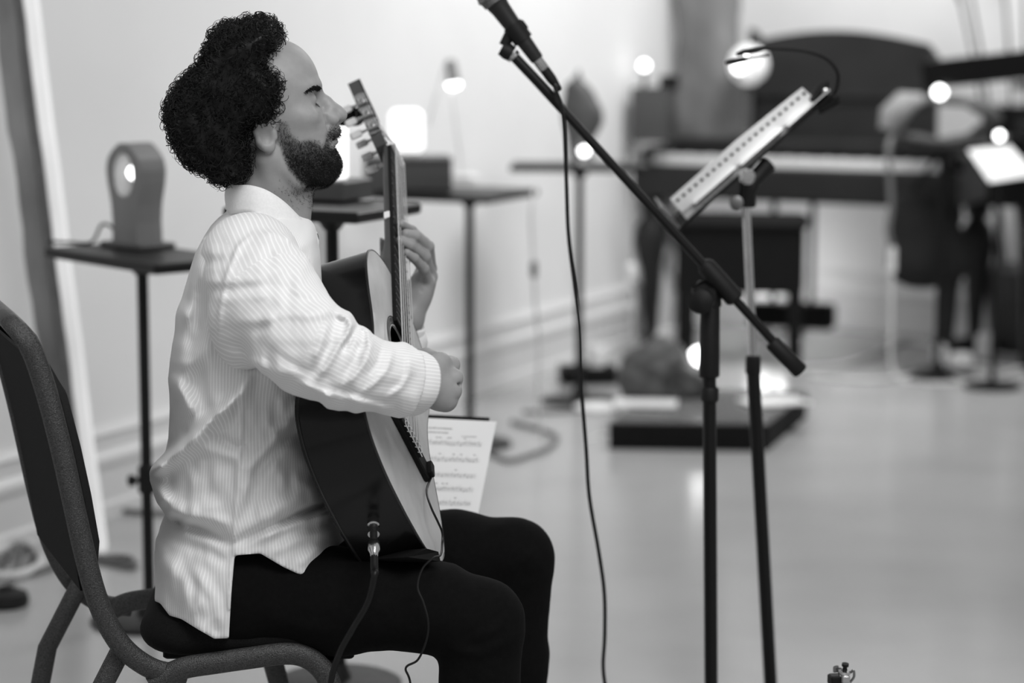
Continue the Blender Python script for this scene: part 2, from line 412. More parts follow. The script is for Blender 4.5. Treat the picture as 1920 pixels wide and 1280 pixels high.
# thin white desk lamp and cup
b = WZ(873, 343, .786); r = empty('desk_lamp', b, 'thin white desk lamp with a lit head, arched over the pole table', 'lamp')
MB().box(b+[0, 0, .014], (.075, .065, .028), RT, .006).build('lamp_base', m_white, r)
h = W(845, 112, b[1]); j = W(802, 236, b[1]); k = W(846, 168, b[1])
MB().tube([b+[-.01, 0, .028], k+np.array([0, .01, 0])], .0055, 8).build('pole', m_white, r, True)
MB().tube([k+np.array([0, .01, 0]), h+np.array([-.008, .01, .002]), ], .0045, 8).build('upper_arm', m_white, r, True)
MB().tube([h+np.array([-.012, .01, 0]), j+np.array([0, .03, 0])], .0045, 8).build('counter_arm', m_white, r, True)
hd = (W(851, 160, b[1])-h); hd /= np.linalg.norm(hd)
MB().lathe(h, hd, [(0, .012), (.01, .017), (.06, .02), (.072, .024), (.073, .0)], 18).build('lamp_head', m_steel, r, True)
MB().lathe(h+hd*.072, hd, [(0, .021), (.012, .021), (.018, .012), (.02, 0)], 18).build('bulb', m_glow, r, True)
# hanging label cards and wire at table 3/4
def card(c, wd, hg, ax, label, name='label_card', t=.004, m=None):
    return props(MB().box(c, (wd, t, hg), ax, 0).build(name, m or m_paper), label, 'card')
# cable with inline switch hanging below table 4
cp = [W(1003, 350, 7.3), W(996, 400, 7.25), W(999, 470, 7.25), W(1001, 510, 7.25), W(1004, 570, 7.3), W(1010, 640, 7.35)]
cp.append(np.array([cp[-1][0]+.02, 7.36, .006])); cp.append(np.array([cp[-1][0]+.2, 7.5, .006]))
r = empty('switch_cable', cp[-1], 'pale lamp cable with a small dark inline switch hanging before the wall', 'cable')
MB().tube(spline(cp), .0045, 8).build('cable', m_wcable, r, True)
MB().box(W(1001, 505, 7.243), (.022, .016, .05), None, .005).build('switch', mat('grey_plastic', 110, .5, noise=8, g2=100), r)

# flame-shaped wooden sculpture on table 4
b = WZ(1090, 300, .815); r = empty('flame_sculpture', b, 'flame-shaped dark wooden lamp on the pole table, lit at its foot', 'lamp')
def blob_column(b, prof, yaw, n=20, seed=0, amp=.15):
    """prof: (z, x offset, half width, half depth)"""
    rr = np.random.default_rng(seed); ph = rr.uniform(0, 6.28, 6); v = []; f = []; ax = rotz(yaw)
    for i, (z, xo, hx, hy) in enumerate(prof):
        for k in range(n):
            t = 2*math.pi*k/n; q = 1+amp*(math.sin(2*t+ph[0]+z*14)*.5+math.sin(3*t+ph[1]-z*22)*.35+math.sin(5*t+ph[2]+z*40)*.25)
            v.append(b+np.array([xo, 0, z])+ax[0]*(hx*q*math.cos(t))+ax[1]*(hy*q*math.sin(t)))
    m = len(prof)
    f = [(i*n+k, i*n+(k+1) % n, (i+1)*n+(k+1) % n, (i+1)*n+k) for i in range(m-1) for k in range(n)]+[tuple(range(n-1, -1, -1)), tuple(range((m-1)*n, m*n))]
    return MB().add(v, f)
pr = [(.0, 0, .045, .04), (.02, 0, .042, .038), (.05, -.012, .035, .03), (.09, .0, .052, .04), (.13, .008, .067, .045), (.17, .006, .07, .045), (.2, -.004, .062, .04), (.235, -.012, .052, .034), (.26, -.02, .04, .028), (.272, -.018, .022, .02), (.29, -.012, .01, .012), (.31, -.01, .002, .003)]
zz = np.linspace(0, .31, 40); prs = [tuple([z]+[np.interp(z, [p[0] for p in pr], [p[k] for p in pr]) for k in (1, 2, 3)]) for z in zz]
blob_column(b, prs, 0, 26, 3, .1).build('carved_body', mat('flame_wood', 92, .55, noise=10, g2=66, stretch=(1, 1, .3), bump=(26, .3, .006)), r, True)
bulb('bulb', r, b+[.008, -.062, .018], r=.017)

# ------------------------------------------------------------------ piano
kb = np.array([1.095, 9.275, 0.])
ax_p = ax_b
def P(u, v, z): return kb+BD*u+WD*v+np.array([0, 0, z])     # u along the keyboard, v into the wall
r = empty('piano', P(0, .2, 0), 'black piano against the back wall with a pale keyboard and tall curved rest', 'piano')
MB().box(P(0, .20, .66), (1.30, .56, .13), ax_p, .01).build('key_bed', m_piano, r)
MB().box(P(0, .36, .77), (1.30, .26, .09), ax_p, .01).build('case_top', m_piano, r)
nk = 52
for i in range(nk):
    if i == 0: k0 = MB().box(P(-.58, .05, .738), (.0212, .15, .036), ax_p).build('key', m_key, r)
    else:
        k = k0.copy(); C.objects.link(k); k.location = V3(BD*(i*1.16/(nk-1)))
for i in range(nk-1):
    if i % 7 in (1, 4): continue
    if i == 0: b0 = MB().box(P(-.568, .10, .762), (.010, .07, .014), ax_p).build('black_key', m_blackg, r)
    else:
        k = b0.copy(); C.objects.link(k); k.location = V3(BD*(i*1.16/(nk-1)))
for sx in (-1, 1): MB().box(P(sx*.62, .09, .755), (.055, .2, .07), ax_p, .015).build('cheek', m_piano, r)
top = [(-.36, 0), (.42, 0), (.42, .34)]+[(x, .385+.055*math.cos((x-.0)/.33*1.3)) for x in np.linspace(.38, -.31, 18)]+[(-.335, .44), (-.36, .445)]
MB().prism(top, P(0, .42, .80), BD, Z3, WD, .03).build('music_rest', m_piano, r)
MB().box(P(.03, .405, .985), (.76, .02, .02), ax_p, .004).build('rest_ledge', m_piano, r)
leg_prof = [(0, .03), (.03, .034), (.05, .026), (.12, .03), (.3, .045), (.36, .062), (.42, .07), (.48, .06), (.52, .034), (.54, .05), (.6, .05)]
for u, v in ((-.6, .0), (.6, .0), (-.6, .4), (.6, .4)):
    MB().lathe(P(u, v, 0), Z3, leg_prof, 18).build('leg', m_piano, r, True)
MB().box(P(-.1, .25, .12), (.34, .1, .1), ax_p, .01).build('pedal_box', m_blackm, r)
for sx in (-1, 0, 1): MB().box(P(-.1+sx*.08, .17, .06), (.02, .1, .012), ax_p, .003).build('pedal', m_steel, r)
for sx in (-.16, .0): MB().tube([P(-.1+sx+.08, .25, .16), P(-.1+sx+.08, .25, .6)], .012, 8).build('lyre_rod', m_piano, r, True)
# bench
bb = WZ(1395, 692, 0.); r = empty('piano_bench', bb, 'black padded piano bench standing before the piano', 'bench')
axb = rotz(math.radians(-8))
MB().box(bb+np.array([0, .17, .535]), (.50, .32, .05), axb, .02).build('cushion', m_blackm, r, True)
MB().box(bb+np.array([0, .17, .40]), (.47, .29, .24), axb, .008).build('apron', m_blackm, r)
for sx in (-1, 1):
    for sy in (-1, 1):
        MB().box(bb+np.array([0, .17, .15])+axb[0]*(.205*sx)+axb[1]*(.12*sy), (.05, .05, .3), axb, .006).build('leg', m_blackm, r)

ul = P(-.27, .44, 0.); r = empty('added_fill_globe', ul, 'globe lamp added underneath the piano to brighten the wall behind it', 'lamp')  # lamp and its light are added to brighten the wall beneath the piano
MB().lathe(ul, Z3, [(0, .05), (.015, .055), (.025, .02), (.06, .018)], 20).build('foot', m_white, r, True)
MB().lathe(ul+[0, 0, .06], Z3, [(.07-.07*math.cos(t), max(.07*math.sin(t), .002)) for t in np.linspace(.25, math.pi, 14)], 24).build('globe', MATS.get('frosted_globe') or mat('frosted_globe', 240, .4, emit=.35, noise=5, g2=232), r, True)
pl0 = bpy.data.lights.new('added_fill_light', 'POINT'); pl0.energy = 3.2; pl0.shadow_soft_size = .07; plo = bpy.data.objects.new('added_fill_light', pl0); C.objects.link(plo); plo.location = V3(ul+[0, 0, .24])
# trunk, box lamp and globe lamp on the piano
b = P(-.50, .38, .815)
pr = [(0, .0, .172, .09), (.06, .0, .172, .09), (.13, -.003, .165, .09), (.2, -.008, .152, .09), (.3, -.012, .138, .085), (.42, -.018, .132, .085), (.56, -.028, .14, .085), (.75, -.03, .14, .08), (.95, -.03, .13, .075)]
zz = np.linspace(0, .95, 50); prs = [tuple([z]+[np.interp(z, [p[0] for p in pr], [p[k] for p in pr]) for k in (1, 2, 3)]) for z in zz]
props(blob_column(b, prs, math.radians(-26), 30, 5, .07).build('tree_trunk', m_bark, None, True), 'pale weathered tree trunk standing upright on the piano', 'trunk')
b = W(1226, 292, 9.44); b[2] = .815; r = empty('box_lamp', b, 'dark wooden box lamp with a bare lit bulb on a stem', 'lamp')
MB().box(b+[0, 0, .105], (.15, .11, .21), ax_p, .004).build('box_body', m_woodd, r)
MB().box(b+[.055, -.01, .225], (.05, .08, .06), ax_p, .004).build('raised_end', m_blackm, r)
MB().tube([b+[-.04, 0, .2], b+[-.04, 0, .275]], .009, 10).build('stem', m_woodd, r, True)
bulb('bulb', r, b+[-.04, 0, .275], r=.019)
b = P(-.285, .22, .815); r = empty('globe_lamp', b, 'glass globe lamp with a lit bulb beside the tree trunk on the piano', 'lamp')
MB().lathe(b, Z3, [(0, .05), (.02, .05), (.03, .018), (.2, .016), (.215, .03), (.22, .03)], 20).build('lamp_foot', m_woodd, r, True)
MB().lathe(b+[0, 0, .215], Z3, [(0, .03)]+[(.078-.078*math.cos(t), max(.078*math.sin(t), .002)) for t in np.linspace(.42, math.pi, 16)], 26).build('globe', mat('frosted_globe', 240, .4, emit=.35, noise=5, g2=232), r, True)
bulb('bulb', r, b+[-.045, -.075, .262], r=.023)

# ------------------------------------------------------------------ right side: second piano, driftwood lamp, bag
gp = np.array([2.05, 8.85, 0.]); axg = rotz(math.radians(-18))
def Gp(u, v, z): return gp+axg[0]*u+axg[1]*v+np.array([0, 0, z])
r = empty('grand_piano', gp, 'black grand piano with its lid half raised, cut off by the right edge', 'piano')
rim = [(-.28, -.2), (-.30, .0), (-.28, .2), (-.2, .28), (0, .3), (1.2, .3), (1.2, -.2)]
MB().prism(rim, Gp(0, 0, .62), axg[0], axg[1], Z3, .36).build('rim', m_blackg, r)
lid = [(-.52, -.22), (-.53, .0), (-.5, .2), (-.4, .29), (0, .31), (1.22, .31), (1.22, -.22)]
tz = np.array([axg[0][0], axg[0][1], .12]); tz /= np.linalg.norm(tz); up = np.cross(tz, axg[1])
MB().prism(lid, Gp(0, 0, 1.10), tz, axg[1], up, .10).build('lid', m_blackg, r)
for u in (-.02, .3): MB().box(Gp(u, -.17, 1.06), (.03, .02, .16), axg, .002).build('lid_prop', m_blackg, r)
MB().box(Gp(.35, -.15, 1.055), (1.1, .012, .035), axg, .002).build('gap_strip', mat('gap_light_grey', 150, .7, noise=9, g2=140), r)  # pale colour stands in for light showing through the gap under the lid
for (u, v) in ((-.12, .0), (.9, .0), (.4, .2)):
    MB().lathe(Gp(u, v, 0), Z3, [(0, .045), (.05, .05), (.06, .045), (.3, .055), (.5, .07), (.62, .09)], 18).build('leg', m_blackg, r, True)
MB().box(Gp(.42, -.1, .34), (.5, .06, .56), axg, .01).build('drape', mat('grey_cloth', 60, .85, noise=8, g2=48), r)
# table under the driftwood lamp
t6, t6c = display_table(1768, 270, .845, (.34, .2), 'black pole table at the right holding the driftwood ring lamp', top_off=(.02, 0))
b = t6c.copy(); r = empty('driftwood_lamp', b, 'pale ring of driftwood with a lit bulb on the right pole table', 'lamp')
ring = []
for t in np.linspace(.2, 2*math.pi-.2, 26): ring.append(b+np.array([-.03+.19*math.cos(t+math.pi)*(1 if math.cos(t+math.pi) < 0 else 1.0), .03*math.sin(3*t), .085+.075*math.sin(t+math.pi)]))
rad = [.028+.014*math.sin(i*1.1)**2+(.016 if 8 < i < 17 else 0) for i in range(26)]
ring = ring[13:]+ring[:13] if False else ring
MB().tube(ring, [q*.55 for q in rad], 12).build('wood_ring', m_woodl, r, True)
MB().tube([b+np.array([-.22, -.01, .05]), b+np.array([-.205, -.01, .10]), b+np.array([-.16, -.01, .15]), b+np.array([-.1, 0, .165])], [.036, .052, .046, .02], 12).build('wood_knot', mat('pale_driftwood', 158, .75, noise=9, g2=112, bump=(24, .3, .006)), r, True)
bulb('bulb', r, b+np.array([-.045, -.05, .165]), r=.024)
MB().tube(spline([b+[-.2, -.02, .04], b+[-.225, -.06, -.02], b+[-.215, -.08, -.2], b+[-.225, -.09, -.3], b+[-.21, -.09, -.36]]), .011, 8).build('lamp_cable', m_gcable, r, True)
q = b+np.array([-.208, -.09, -.41]); MB().box(q, (.028, .022, .1), None, .008).build('cable_switch', m_white, r, True)
MB().tube(spline([q-[0, 0, .05], q+[.0, -.01, -.25], [q[0]+.03, q[1]-.02, .008], [q[0]+.25, q[1]-.12, .006], [q[0]+.5, q[1]+.03, .006]]), .007, 8).build('lower_cable', m_wcable, r, True)
b = W(1882, 256, 8.35); r = empty('small_bulb', np.array([b[0], b[1], b[2]]), 'small bare lit bulb hanging at the right edge above the white sheet', 'lamp')
bulb('bulb', r, b, up=(-1, 0, .2), r=.016)
MB().tube(spline([b+[.01, 0, 0], b+[.06, .0, .0], b+[.1, .02, -.03], b+[.16, .05, .07], b+[.3, .05, .1]]), .004, 8).build('wire', m_bcable, r, True)
# white sheet tilted on the right
e = [W(1815, 281, 8.45), W(1893, 272, 8.55), W(1945, 328, 8.40), W(1856, 341, 8.30)]
nn = np.cross(e[1]-e[0], e[3]-e[0]); nn = nn/np.linalg.norm(nn)*.003; nn = -nn if nn@(cO-e[0]) < 0 else nn
MBp = MB().add(e+[q-nn for q in e], [(0, 1, 2, 3), (7, 6, 5, 4), (0, 4, 5, 1), (1, 5, 6, 2), (2, 6, 7, 3), (3, 7, 4, 0)])
st = empty('sheet_stand', np.array([2.02, 8.5, 0]), 'white sheet of paper on a low tilted stand at the right edge', 'stand')
MBp.build('sheet', m_paper, st)
MB().add([q-nn*1.2 for q in e]+[q-nn*4 for q in e], [(0, 1, 2, 3), (7, 6, 5, 4), (0, 4, 5, 1), (1, 5, 6, 2), (2, 6, 7, 3), (3, 7, 4, 0)]).build('board', m_blackm, st)
cc = sum(e)/4-nn*4; MB().tube([cc, [cc[0], cc[1]+.03, .02]], .011, 10).build('pole', m_black, st, True)
MB().lathe([cc[0], cc[1]+.03, 0], Z3, [(0, .1), (.012, .1), (.02, .02)], 20).build('foot', m_black, st, True)
# dark bag slumped under the pianos
bg = W(1735, 452, t6c[1]+.12); v = Vol(bg-[.28, .2, .3], bg+[.28, .2, .3], .01)
v.ell(bg, (.135, .08, .15), .05).ell(bg+[.06, 0, -.06], (.11, .07, .1), .05).ell(bg+[-.04, 0, .1], (.1, .06, .08), .05).ell(bg+[.11, 0, -.07], (.05, .05, .06), .04).ell(bg+[-.03, 0, -.08], (.11, .07, .09), .04)
hq = np.array([t6c[0], t6c[1]+.03, t6c[2]-.02]); strap = MB().tube(spline([bg+[-.06, .0, .13], bg+[-.04, 0, .2], hq, bg+[.07, 0, .2], bg+[.06, 0, .1]]), .008, 8)
vv, ff = v.mesh()
bag = empty('bag', bg, 'slumped black cloth bag hanging under the right pole table', 'bag'); strap.build('strap', m_blackm, bag, True)
(mesh_obj('bag_body', vv, ff, mat('bag_cloth', 15, .85, noise=12, g2=24, bump=(30, .3, .01)), bag, True))
# chunks of white adapters and a power strip on the floor
for (px, py, wd, hg, lb) in ((1762, 688, .05, .09, 'white plug adapter standing left of the thin pole foot'), (1802, 690, .085, .06, 'low white plug adapter right of the thin pole foot'), (1848, 672, .07, .10, 'upright pale power brick below the grand piano leg')):
    p = WZ(px, py, 0.); rr_ = empty('power_adapter', p, lb, 'adapter', 'power adapters on the floor')
    MB().box(p+[0, 0, hg/2], (wd, .06, hg), rotz(.4), .012).build('housing', m_white, rr_)
    MB().tube(spline([p+[wd/2, 0, .02], p+[wd/2+.05, .02, .01], p+[wd/2+.16, -.04, .006]]), .005, 8).build('lead', m_wcable, rr_, True)
p = WZ(1812, 662, 0.); rr_ = empty('power_strip', p, 'dark power strip on the floor under the grand piano', 'power strip')
MB().box(p+[0, 0, .025], (.26, .07, .05), rotz(-.3), .01).build('housing', m_blackm, rr_)
for i in range(3): MB().box(p+rotz(-.3)[0]*(-.08+.08*i)+[0, 0, .055], (.04, .04, .012), rotz(-.3), .004).build('socket', m_rubber, rr_)
# plant far right top
pb = Gp(-.2, .52, 0); r = empty('potted_plant', pb, 'dark leafy plant behind the grand piano, only its stems in view', 'plant')
MB().lathe(pb, Z3, [(0, .13), (.02, .14), (.3, .18), (.32, .185), (.33, .16)], 24).build('pot', m_woodd, r, True)
for i in range(7):
    a = i*.9; q = pb+np.array([.10*math.cos(a), .08*math.sin(a), .32]); tpp = pb+np.array([.30*math.cos(a)-.04, .2*math.sin(a), 1.50+.06*(i % 3)])
    stm = MB().tube(spline([q, (q+tpp)/2+[0, 0, .1], tpp]), [.006]*17, 6).build('stem', mat('plant_stem', 60, .6, noise=9, g2=45), r, True)
    dd = tpp-q; dd /= np.linalg.norm(dd); sd = np.cross(dd, [0, 1, 0.]); sd /= np.linalg.norm(sd)
    lf = [tpp-dd*.16, tpp-dd*.08+sd*.018, tpp-dd*.0+sd*.02, tpp+dd*.12, tpp-dd*.0-sd*.02, tpp-dd*.08-sd*.018]
    MB().add(lf+[q2+np.array([0, .003, 0]) for q2 in lf], [(0, 1, 2, 3, 4, 5), (11, 10, 9, 8, 7, 6)]+[(i2, (i2+1) % 6, (i2+1) % 6+6, i2+6) for i2 in range(6)]).build('leaf', mat('plant_leaf', 52, .5, noise=9, g2=40), stm)

# ------------------------------------------------------------------ low platform and floor objects
c = [WZ(1142, 842, 0.), WZ(1438, 846, 0.), WZ(1503, 790, 0.)]
ex = c[1]-c[0]; wx = np.linalg.norm(ex); ex /= wx; ey = np.array([-ex[1], ex[0], 0]); dy = .44; hz = .088
pc = c[0]+ex*wx/2+ey*dy/2
r = empty('plinth', pc, 'low black plinth with a glossy top, standing on the floor', 'plinth')
quad = [c[0], c[1], c[2]+(c[2]-c[1])*.15, c[0]+(c[2]-c[1])*1.15]; quad = [(q[0]-pc[0], q[1]-pc[1]) for q in quad]
MB().prism(quad, pc, [1, 0, 0], [0, 1, 0], Z3, hz-.006).build('plinth_body', m_blackm, r)
MB().prism(quad, pc+[0, 0, hz-.006], [1, 0, 0], [0, 1, 0], Z3, .006).build('plinth_top', mat('glossy_top', 120, .12, noise=3, g2=110), r)
b = WZ(1243, 748, hz)+np.array([0, .05, 0]); v = Vol(b-[.2, .16, .02], b+[.2, .16, .28], .007)
v.ell(b+[-.01, 0, .06], (.13, .09, .11), .03).ell(b+[0, 0, .12], (.075, .06, .075), .04).ell(b+[-.08, 0, .06], (.055, .07, .085), .03).ell(b+[.085, 0, .04], (.075, .06, .055), .03).ell(b+[.03, -.085, .05], (.035, .03, .035), .01, sub=True)
x, y, z = v.grid((slice(None),)*3); v.F += (.006*np.sin(x*60+2*np.sin(z*40))*np.sin(z*55+y*40)).astype(np.float32)
vv, ff = v.mesh(); vv[:, 2] = np.maximum(vv[:, 2], hz)
r = empty('burl_lamp', b, 'dark wooden burl lamp with a lit bulb on the low plinth', 'lamp')
mesh_obj('burl', vv, ff, mat('burl_wood', 86, .6, noise=12, g2=58, bump=(30, .4, .008)), r, True)
bb_ = W(1311, 668, b[1]); bulb('bulb', r, bb_-[0, 0, .03], r=.032)
MB().tube([np.array([bb_[0], bb_[1], hz]), bb_-[0, 0, .05]], .012, 10).build('bulb_stem', m_woodd, r, True)
# papers on the plinth
for i, (px, py, a, lb) in enumerate(((1450, 752, .3, 'white booklet lying on the right half of the glossy plinth'), (1210, 757, -.1, 'pale sheet lying before the burl lamp on the plinth'))):
    p = WZ(px, py, hz+.004); p[1] = min(p[1], pc[1]+.12)
    rr_ = empty('booklet', p, lb, 'booklet')
    MB().box(p+[0, 0, .002], (.2, .14, .004), rotz(a)).build('pages', m_paper, rr_)
    MB().box(p+[0, 0, .0045], (.2, .14, .001), rotz(a)).build('cover', m_white, rr_)
# small black box with white cup
p = WZ(1103, 722, 0.); r = empty('small_case', p, 'small flat black case on the floor near the wall', 'case')
MB().box(p+[0, .06, .027], (.2, .13, .05), rotz(.12), .006).build('case_body', m_blackm, r)
MB().box(p+[0, .06, .055], (.2, .13, .008), rotz(.12), .003).build('case_lid', m_blackm, r)
p2 = p+np.array([.03, .06, .059]); r = empty('white_holder', p2, 'white cup-like holder standing on the small black case', 'holder')
MB().lathe(p2, Z3, [(0, .03), (.06, .036), (.08, .03), (.078, .026), (.02, .024)], 20).build('cup', m_white, r, True)
MB().tube(spline([p2+[.03, 0, .03], p2+[.06, 0, .05], p2+[.05, 0, .08], p2+[.02, 0, .075]]), .006, 8).build('handle', m_white, r, True)
p = WZ(1118, 768, 0.); r = empty('saucer_light', p, 'flat white puck on the floor beside the plinth', 'puck')
MB().lathe(p, Z3, [(0, .07), (.012, .075), (.02, .06), (.022, .02)], 24).build('puck_body', m_white, r, True)
# grey speaker block at wall near corner
p = WZ(1178, 655, 0.); p = p+np.array([.0, .15, 0]); r = empty('wall_box', p, 'grey tilted box on the floor by the left wall', 'box')
MB().box(p+[0, 0, .13], (.12, .10, .24), rotz(.5), .02).build('box_body', mat('mid_grey', 128, .6, noise=5, g2=110), r)
MB().box(p+[-.02, -.05, .2], (.05, .02, .06), rotz(.5), .006).build('box_face', mat('grey_dark', 90, .6, noise=5, g2=80), r)
p = WZ(1268, 700, 0.)+np.array([0, .3, 0]); r = empty('glass_globe', p, 'pale glass globe lamp on the floor behind the burl lamp', 'lamp')
MB().lathe(p, Z3, [(0, .04), (.02, .045), (.03, .02)], 20).build('foot', m_white, r, True)
MB().lathe(p+[0, 0, .03], Z3, [(.06-.06*math.cos(t), max(.06*math.sin(t), .002)) for t in np.linspace(.3, math.pi, 14)], 24).build('globe', m_white, r, True)
# hanging white pull switch near the corner
cp = [W(1183, 430, 8.9), W(1184, 500, 8.9), W(1190, 560, 8.9), W(1188, 620, 8.9), np.array([.5, 8.95, .01]), np.array([.62, 8.8, .006])]
cp[0] = np.array([cp[0][0], cp[0][1], .80])
r = empty('corner_cable', cp[-1], 'white cable with a white switch hanging near the room corner', 'cable')
MB().tube(spline(cp), .005, 8).build('cable', m_wcable, r, True)
MB().lathe(W(1184, 530, 8.9), Z3, [(0, .006), (.01, .018), (.06, .02), (.075, .008)], 14).build('switch', m_white, r, True)
# cables lying on the floor
def floor_cable(pxs, rad, m, label, z=None):
    pts = []
    for (px, py) in pxs:
        q = WZ(px, py, rad); pts.append(q)
    return props(MB().tube(spline(pts), rad, 8).build('floor_cable', m, None, True), label, 'cable')
floor_cable([(905, 838), (950, 862), (1000, 850), (1030, 838), (1040, 815), (960, 790)], .007, m_gcable, 'grey cable curling on the floor right of the sheet music')
floor_cable([(980, 772), (1060, 770), (1130, 765), (1180, 780)], .006, m_gcable, 'grey cable running along the floor to the plinth')
floor_cable([(1500, 690), (1580, 684), (1650, 660), (1700, 640), (1790, 655)], .008, m_wcable, 'white cable sweeping across the floor under the piano')
floor_cable([(1520, 705), (1640, 712), (1740, 700), (1830, 712), (1920, 690), (1990, 700)], .008, m_wcable, 'long white cable on the floor before the grand piano')
floor_cable([(0, 1060), (40, 1010), (60, 1040), (40, 1075), (90, 1065), (150, 1040), (190, 1050), (250, 1062), (240, 1045), (170, 1045)], .008, m_gcable, 'grey cable tangled on the floor behind the chair')
floor_cable([(-20, 1045), (30, 1015), (70, 1030), (75, 1060), (20, 1080), (-30, 1075)], .012, m_wcable, 'thick pale cable loop at the left edge of the floor')
floor_cable([(20, 1100), (35, 1040), (60, 1000), (110, 950), (160, 950), (320, 960), (420, 930)], .007, m_gcable, 'thin grey cable along the skirting behind the chair')
p = WZ(10, 1135, 0.); r = empty('round_pedal', p, 'round dark puck on the floor at the left edge', 'puck')
MB().lathe(p, Z3, [(0, .05), (.01, .055), (.03, .05), (.038, .03), (.04, 0)], 24).build('puck_body', m_rubber, r, True)
MB().lathe(p+[0, 0, .038], Z3, [(0, .018), (.006, .016), (.008, 0)], 16).build('button', m_blackm, r, True)
# ------------------------------------------------------------------ guitar
GA = np.array([-0.06064, 0.81939, 0.56941]); GW = np.array([0.31127, 0.55764, -0.7695]); GN = np.array([0.94839, -0.1306, 0.28891])
GO = np.array([-.16, 3.5011, .7307])
def G(u, w_, n): return GO+GA*u+GW*w_+GN*n
axG = np.array([GA, GW, GN])
m_rib = mat('rosewood_sides', 15, .22, noise=14, g2=10, stretch=(.2, 1, 1), spec=.35)
m_top = mat('spruce_top', 216, .28, noise=26, g2=200, stretch=(1, 1, 1), coat=.35)
m_neck = mat('mahogany_neck', 78, .4, noise=12, g2=62, spec=.3)
m_ebony = mat('ebony', 10, .5, noise=30, g2=15, spec=.2)
m_string = mat('wound_string', 225, .3, metal=.6, noise=90, g2=210)
m_nylon = mat('nylon_string', 190, .3, noise=20, g2=180)
m_bone = mat('bone', 240, .4, noise=20, g2=230)
m_pearl = mat('pearl_button', 215, .25, noise=30, g2=190)
gt = empty('acoustic_guitar', G(-.165, .05, -.09), 'classical guitar with pale top and dark sides held upright by the seated man', 'guitar')
UU = [.325, .318, .30, .275, .25, .22, .18, .14, .105, .07, .03, -.01, -.05, -.09, -.12, -.14, -.155, -.162, -.165]
WW = [.0, .055, .098, .125, .137, .141, .135, .123, .118, .122, .138, .157, .171, .173, .159, .136, .098, .058, .0]
half = spline([(a, b, 0) for a, b in zip(UU, WW)], 4)[:, :2]
outl = [(a, b) for a, b in half]+[(a, -b) for a, b in half[::-1][1:-1]]
holec = [(.172+.043*math.cos(t), .043*math.sin(t)) for t in np.linspace(0, 2*math.pi, 40, endpoint=False)]
mb = MB(); ringplate(mb, outl, holec, G(0, 0, -.003), GA, GW, GN, .003); mb.build('soundboard', m_top, gt)
n = len(outl); mb = MB()
mb.add([G(a, b, -.003) for a, b in outl]+[G(a, b, -.098+.006*abs(a-.08)) for a, b in outl], [(i, (i+1) % n, (i+1) % n+n, i+n) for i in range(n)])
mb.build('sides', m_rib, gt, True)
MB().add([G(a, b, -.0975) for a, b in outl]+[G(a*1.0, b, -.1015) for a, b in outl], [tuple(range(n)), tuple(range(2*n-1, n-1, -1))]+[(i, (i+1) % n, (i+1) % n+n, i+n) for i in range(n)]).build('back', m_rib, gt)
loop = [G(a, b, -.0015) for a, b in outl]; loop.append(loop[0]); MB().tube(loop, .0021, 6, False).build('binding', mat('binding', 30, .3, noise=9, g2=24), gt, True)
loop = [G(a, b, -.097) for a, b in outl]; loop.append(loop[0]); MB().tube(loop, .002, 6, False).build('binding', MATS['binding'], gt, True)
for (r0, r1, mm, nm) in ((.046, .0475, m_ebony, 'rosette_ring'), (.0485, .056, mat('rosette_inlay', 120, .3, noise=160, g2=60), 'rosette'), (.057, .0585, m_ebony, 'rosette_ring')):
    v = []; k = 48
    for rr in (r0, r1):
        for i in range(k): t = 2*math.pi*i/k; v.append(G(.172+rr*math.cos(t), rr*math.sin(t), .0006))
    MB().add(v, [(i, (i+1) % k, (i+1) % k+k, i+k) for i in range(k)]).build(nm, mm, gt)
NUT = .65
def whalf(u): return np.interp(u, [.2, .325, NUT], [.0305, .030, .026])
# neck shaft: half-round section
mb = MB(); v = []; f = []; us = np.linspace(.318, NUT+.01, 14); k = 14
for u in us:
    wh = whalf(u); dp = np.interp(u, [.318, .34, .36, .42, NUT-.02, NUT+.01], [.085, .05, .028, .016, .0145, .015])
    for i in range(k):
        t = math.pi*i/(k-1); v.append(G(u, wh*math.cos(t), .0005-dp*math.sin(t)**.8))
for i in range(len(us)-1):
    for q in range(k-1): f.append((i*k+q, i*k+q+1, (i+1)*k+q+1, (i+1)*k+q))
    f.append((i*k+k-1, i*k, (i+1)*k, (i+1)*k+k-1))
f += [tuple(range(k)), tuple(range((len(us)-1)*k+k-1, (len(us)-1)*k-1, -1))]
mb.add(v, f).build('neck', m_neck, gt, True)
poly = [(.212, -.0305), (.325, -.030), (NUT, -.026), (NUT, .026), (.325, .030), (.212, .0305)]
MB().prism(poly, G(0, 0, .0008), GA, GW, GN, .0062).build('fretboard', m_ebony, gt)
for q in range(1, 20):
    u = NUT*2**(-q/12); wh = whalf(u)
    if u < .215: continue
    MB().tube([G(u, -wh, .0072), G(u, wh, .0072)], .0011, 6).build('fret', m_steel, gt, True)
MB().box(G(NUT+.003, 0, .006), (.006, .053, .014), axG, .001).build('nut', m_bone, gt)
br = MB().box(G(-.004, 0, .0045), (.03, .19, .009), axG, .002); br.build('bridge', m_ebony, gt)
MB().box(G(-.012, 0, .010), (.011, .085, .006), axG, .001).build('tie_block', m_ebony, gt)
MB().box(G(.004, 0, .0105), (.003, .08, .006), axG).build('saddle', m_bone, gt)
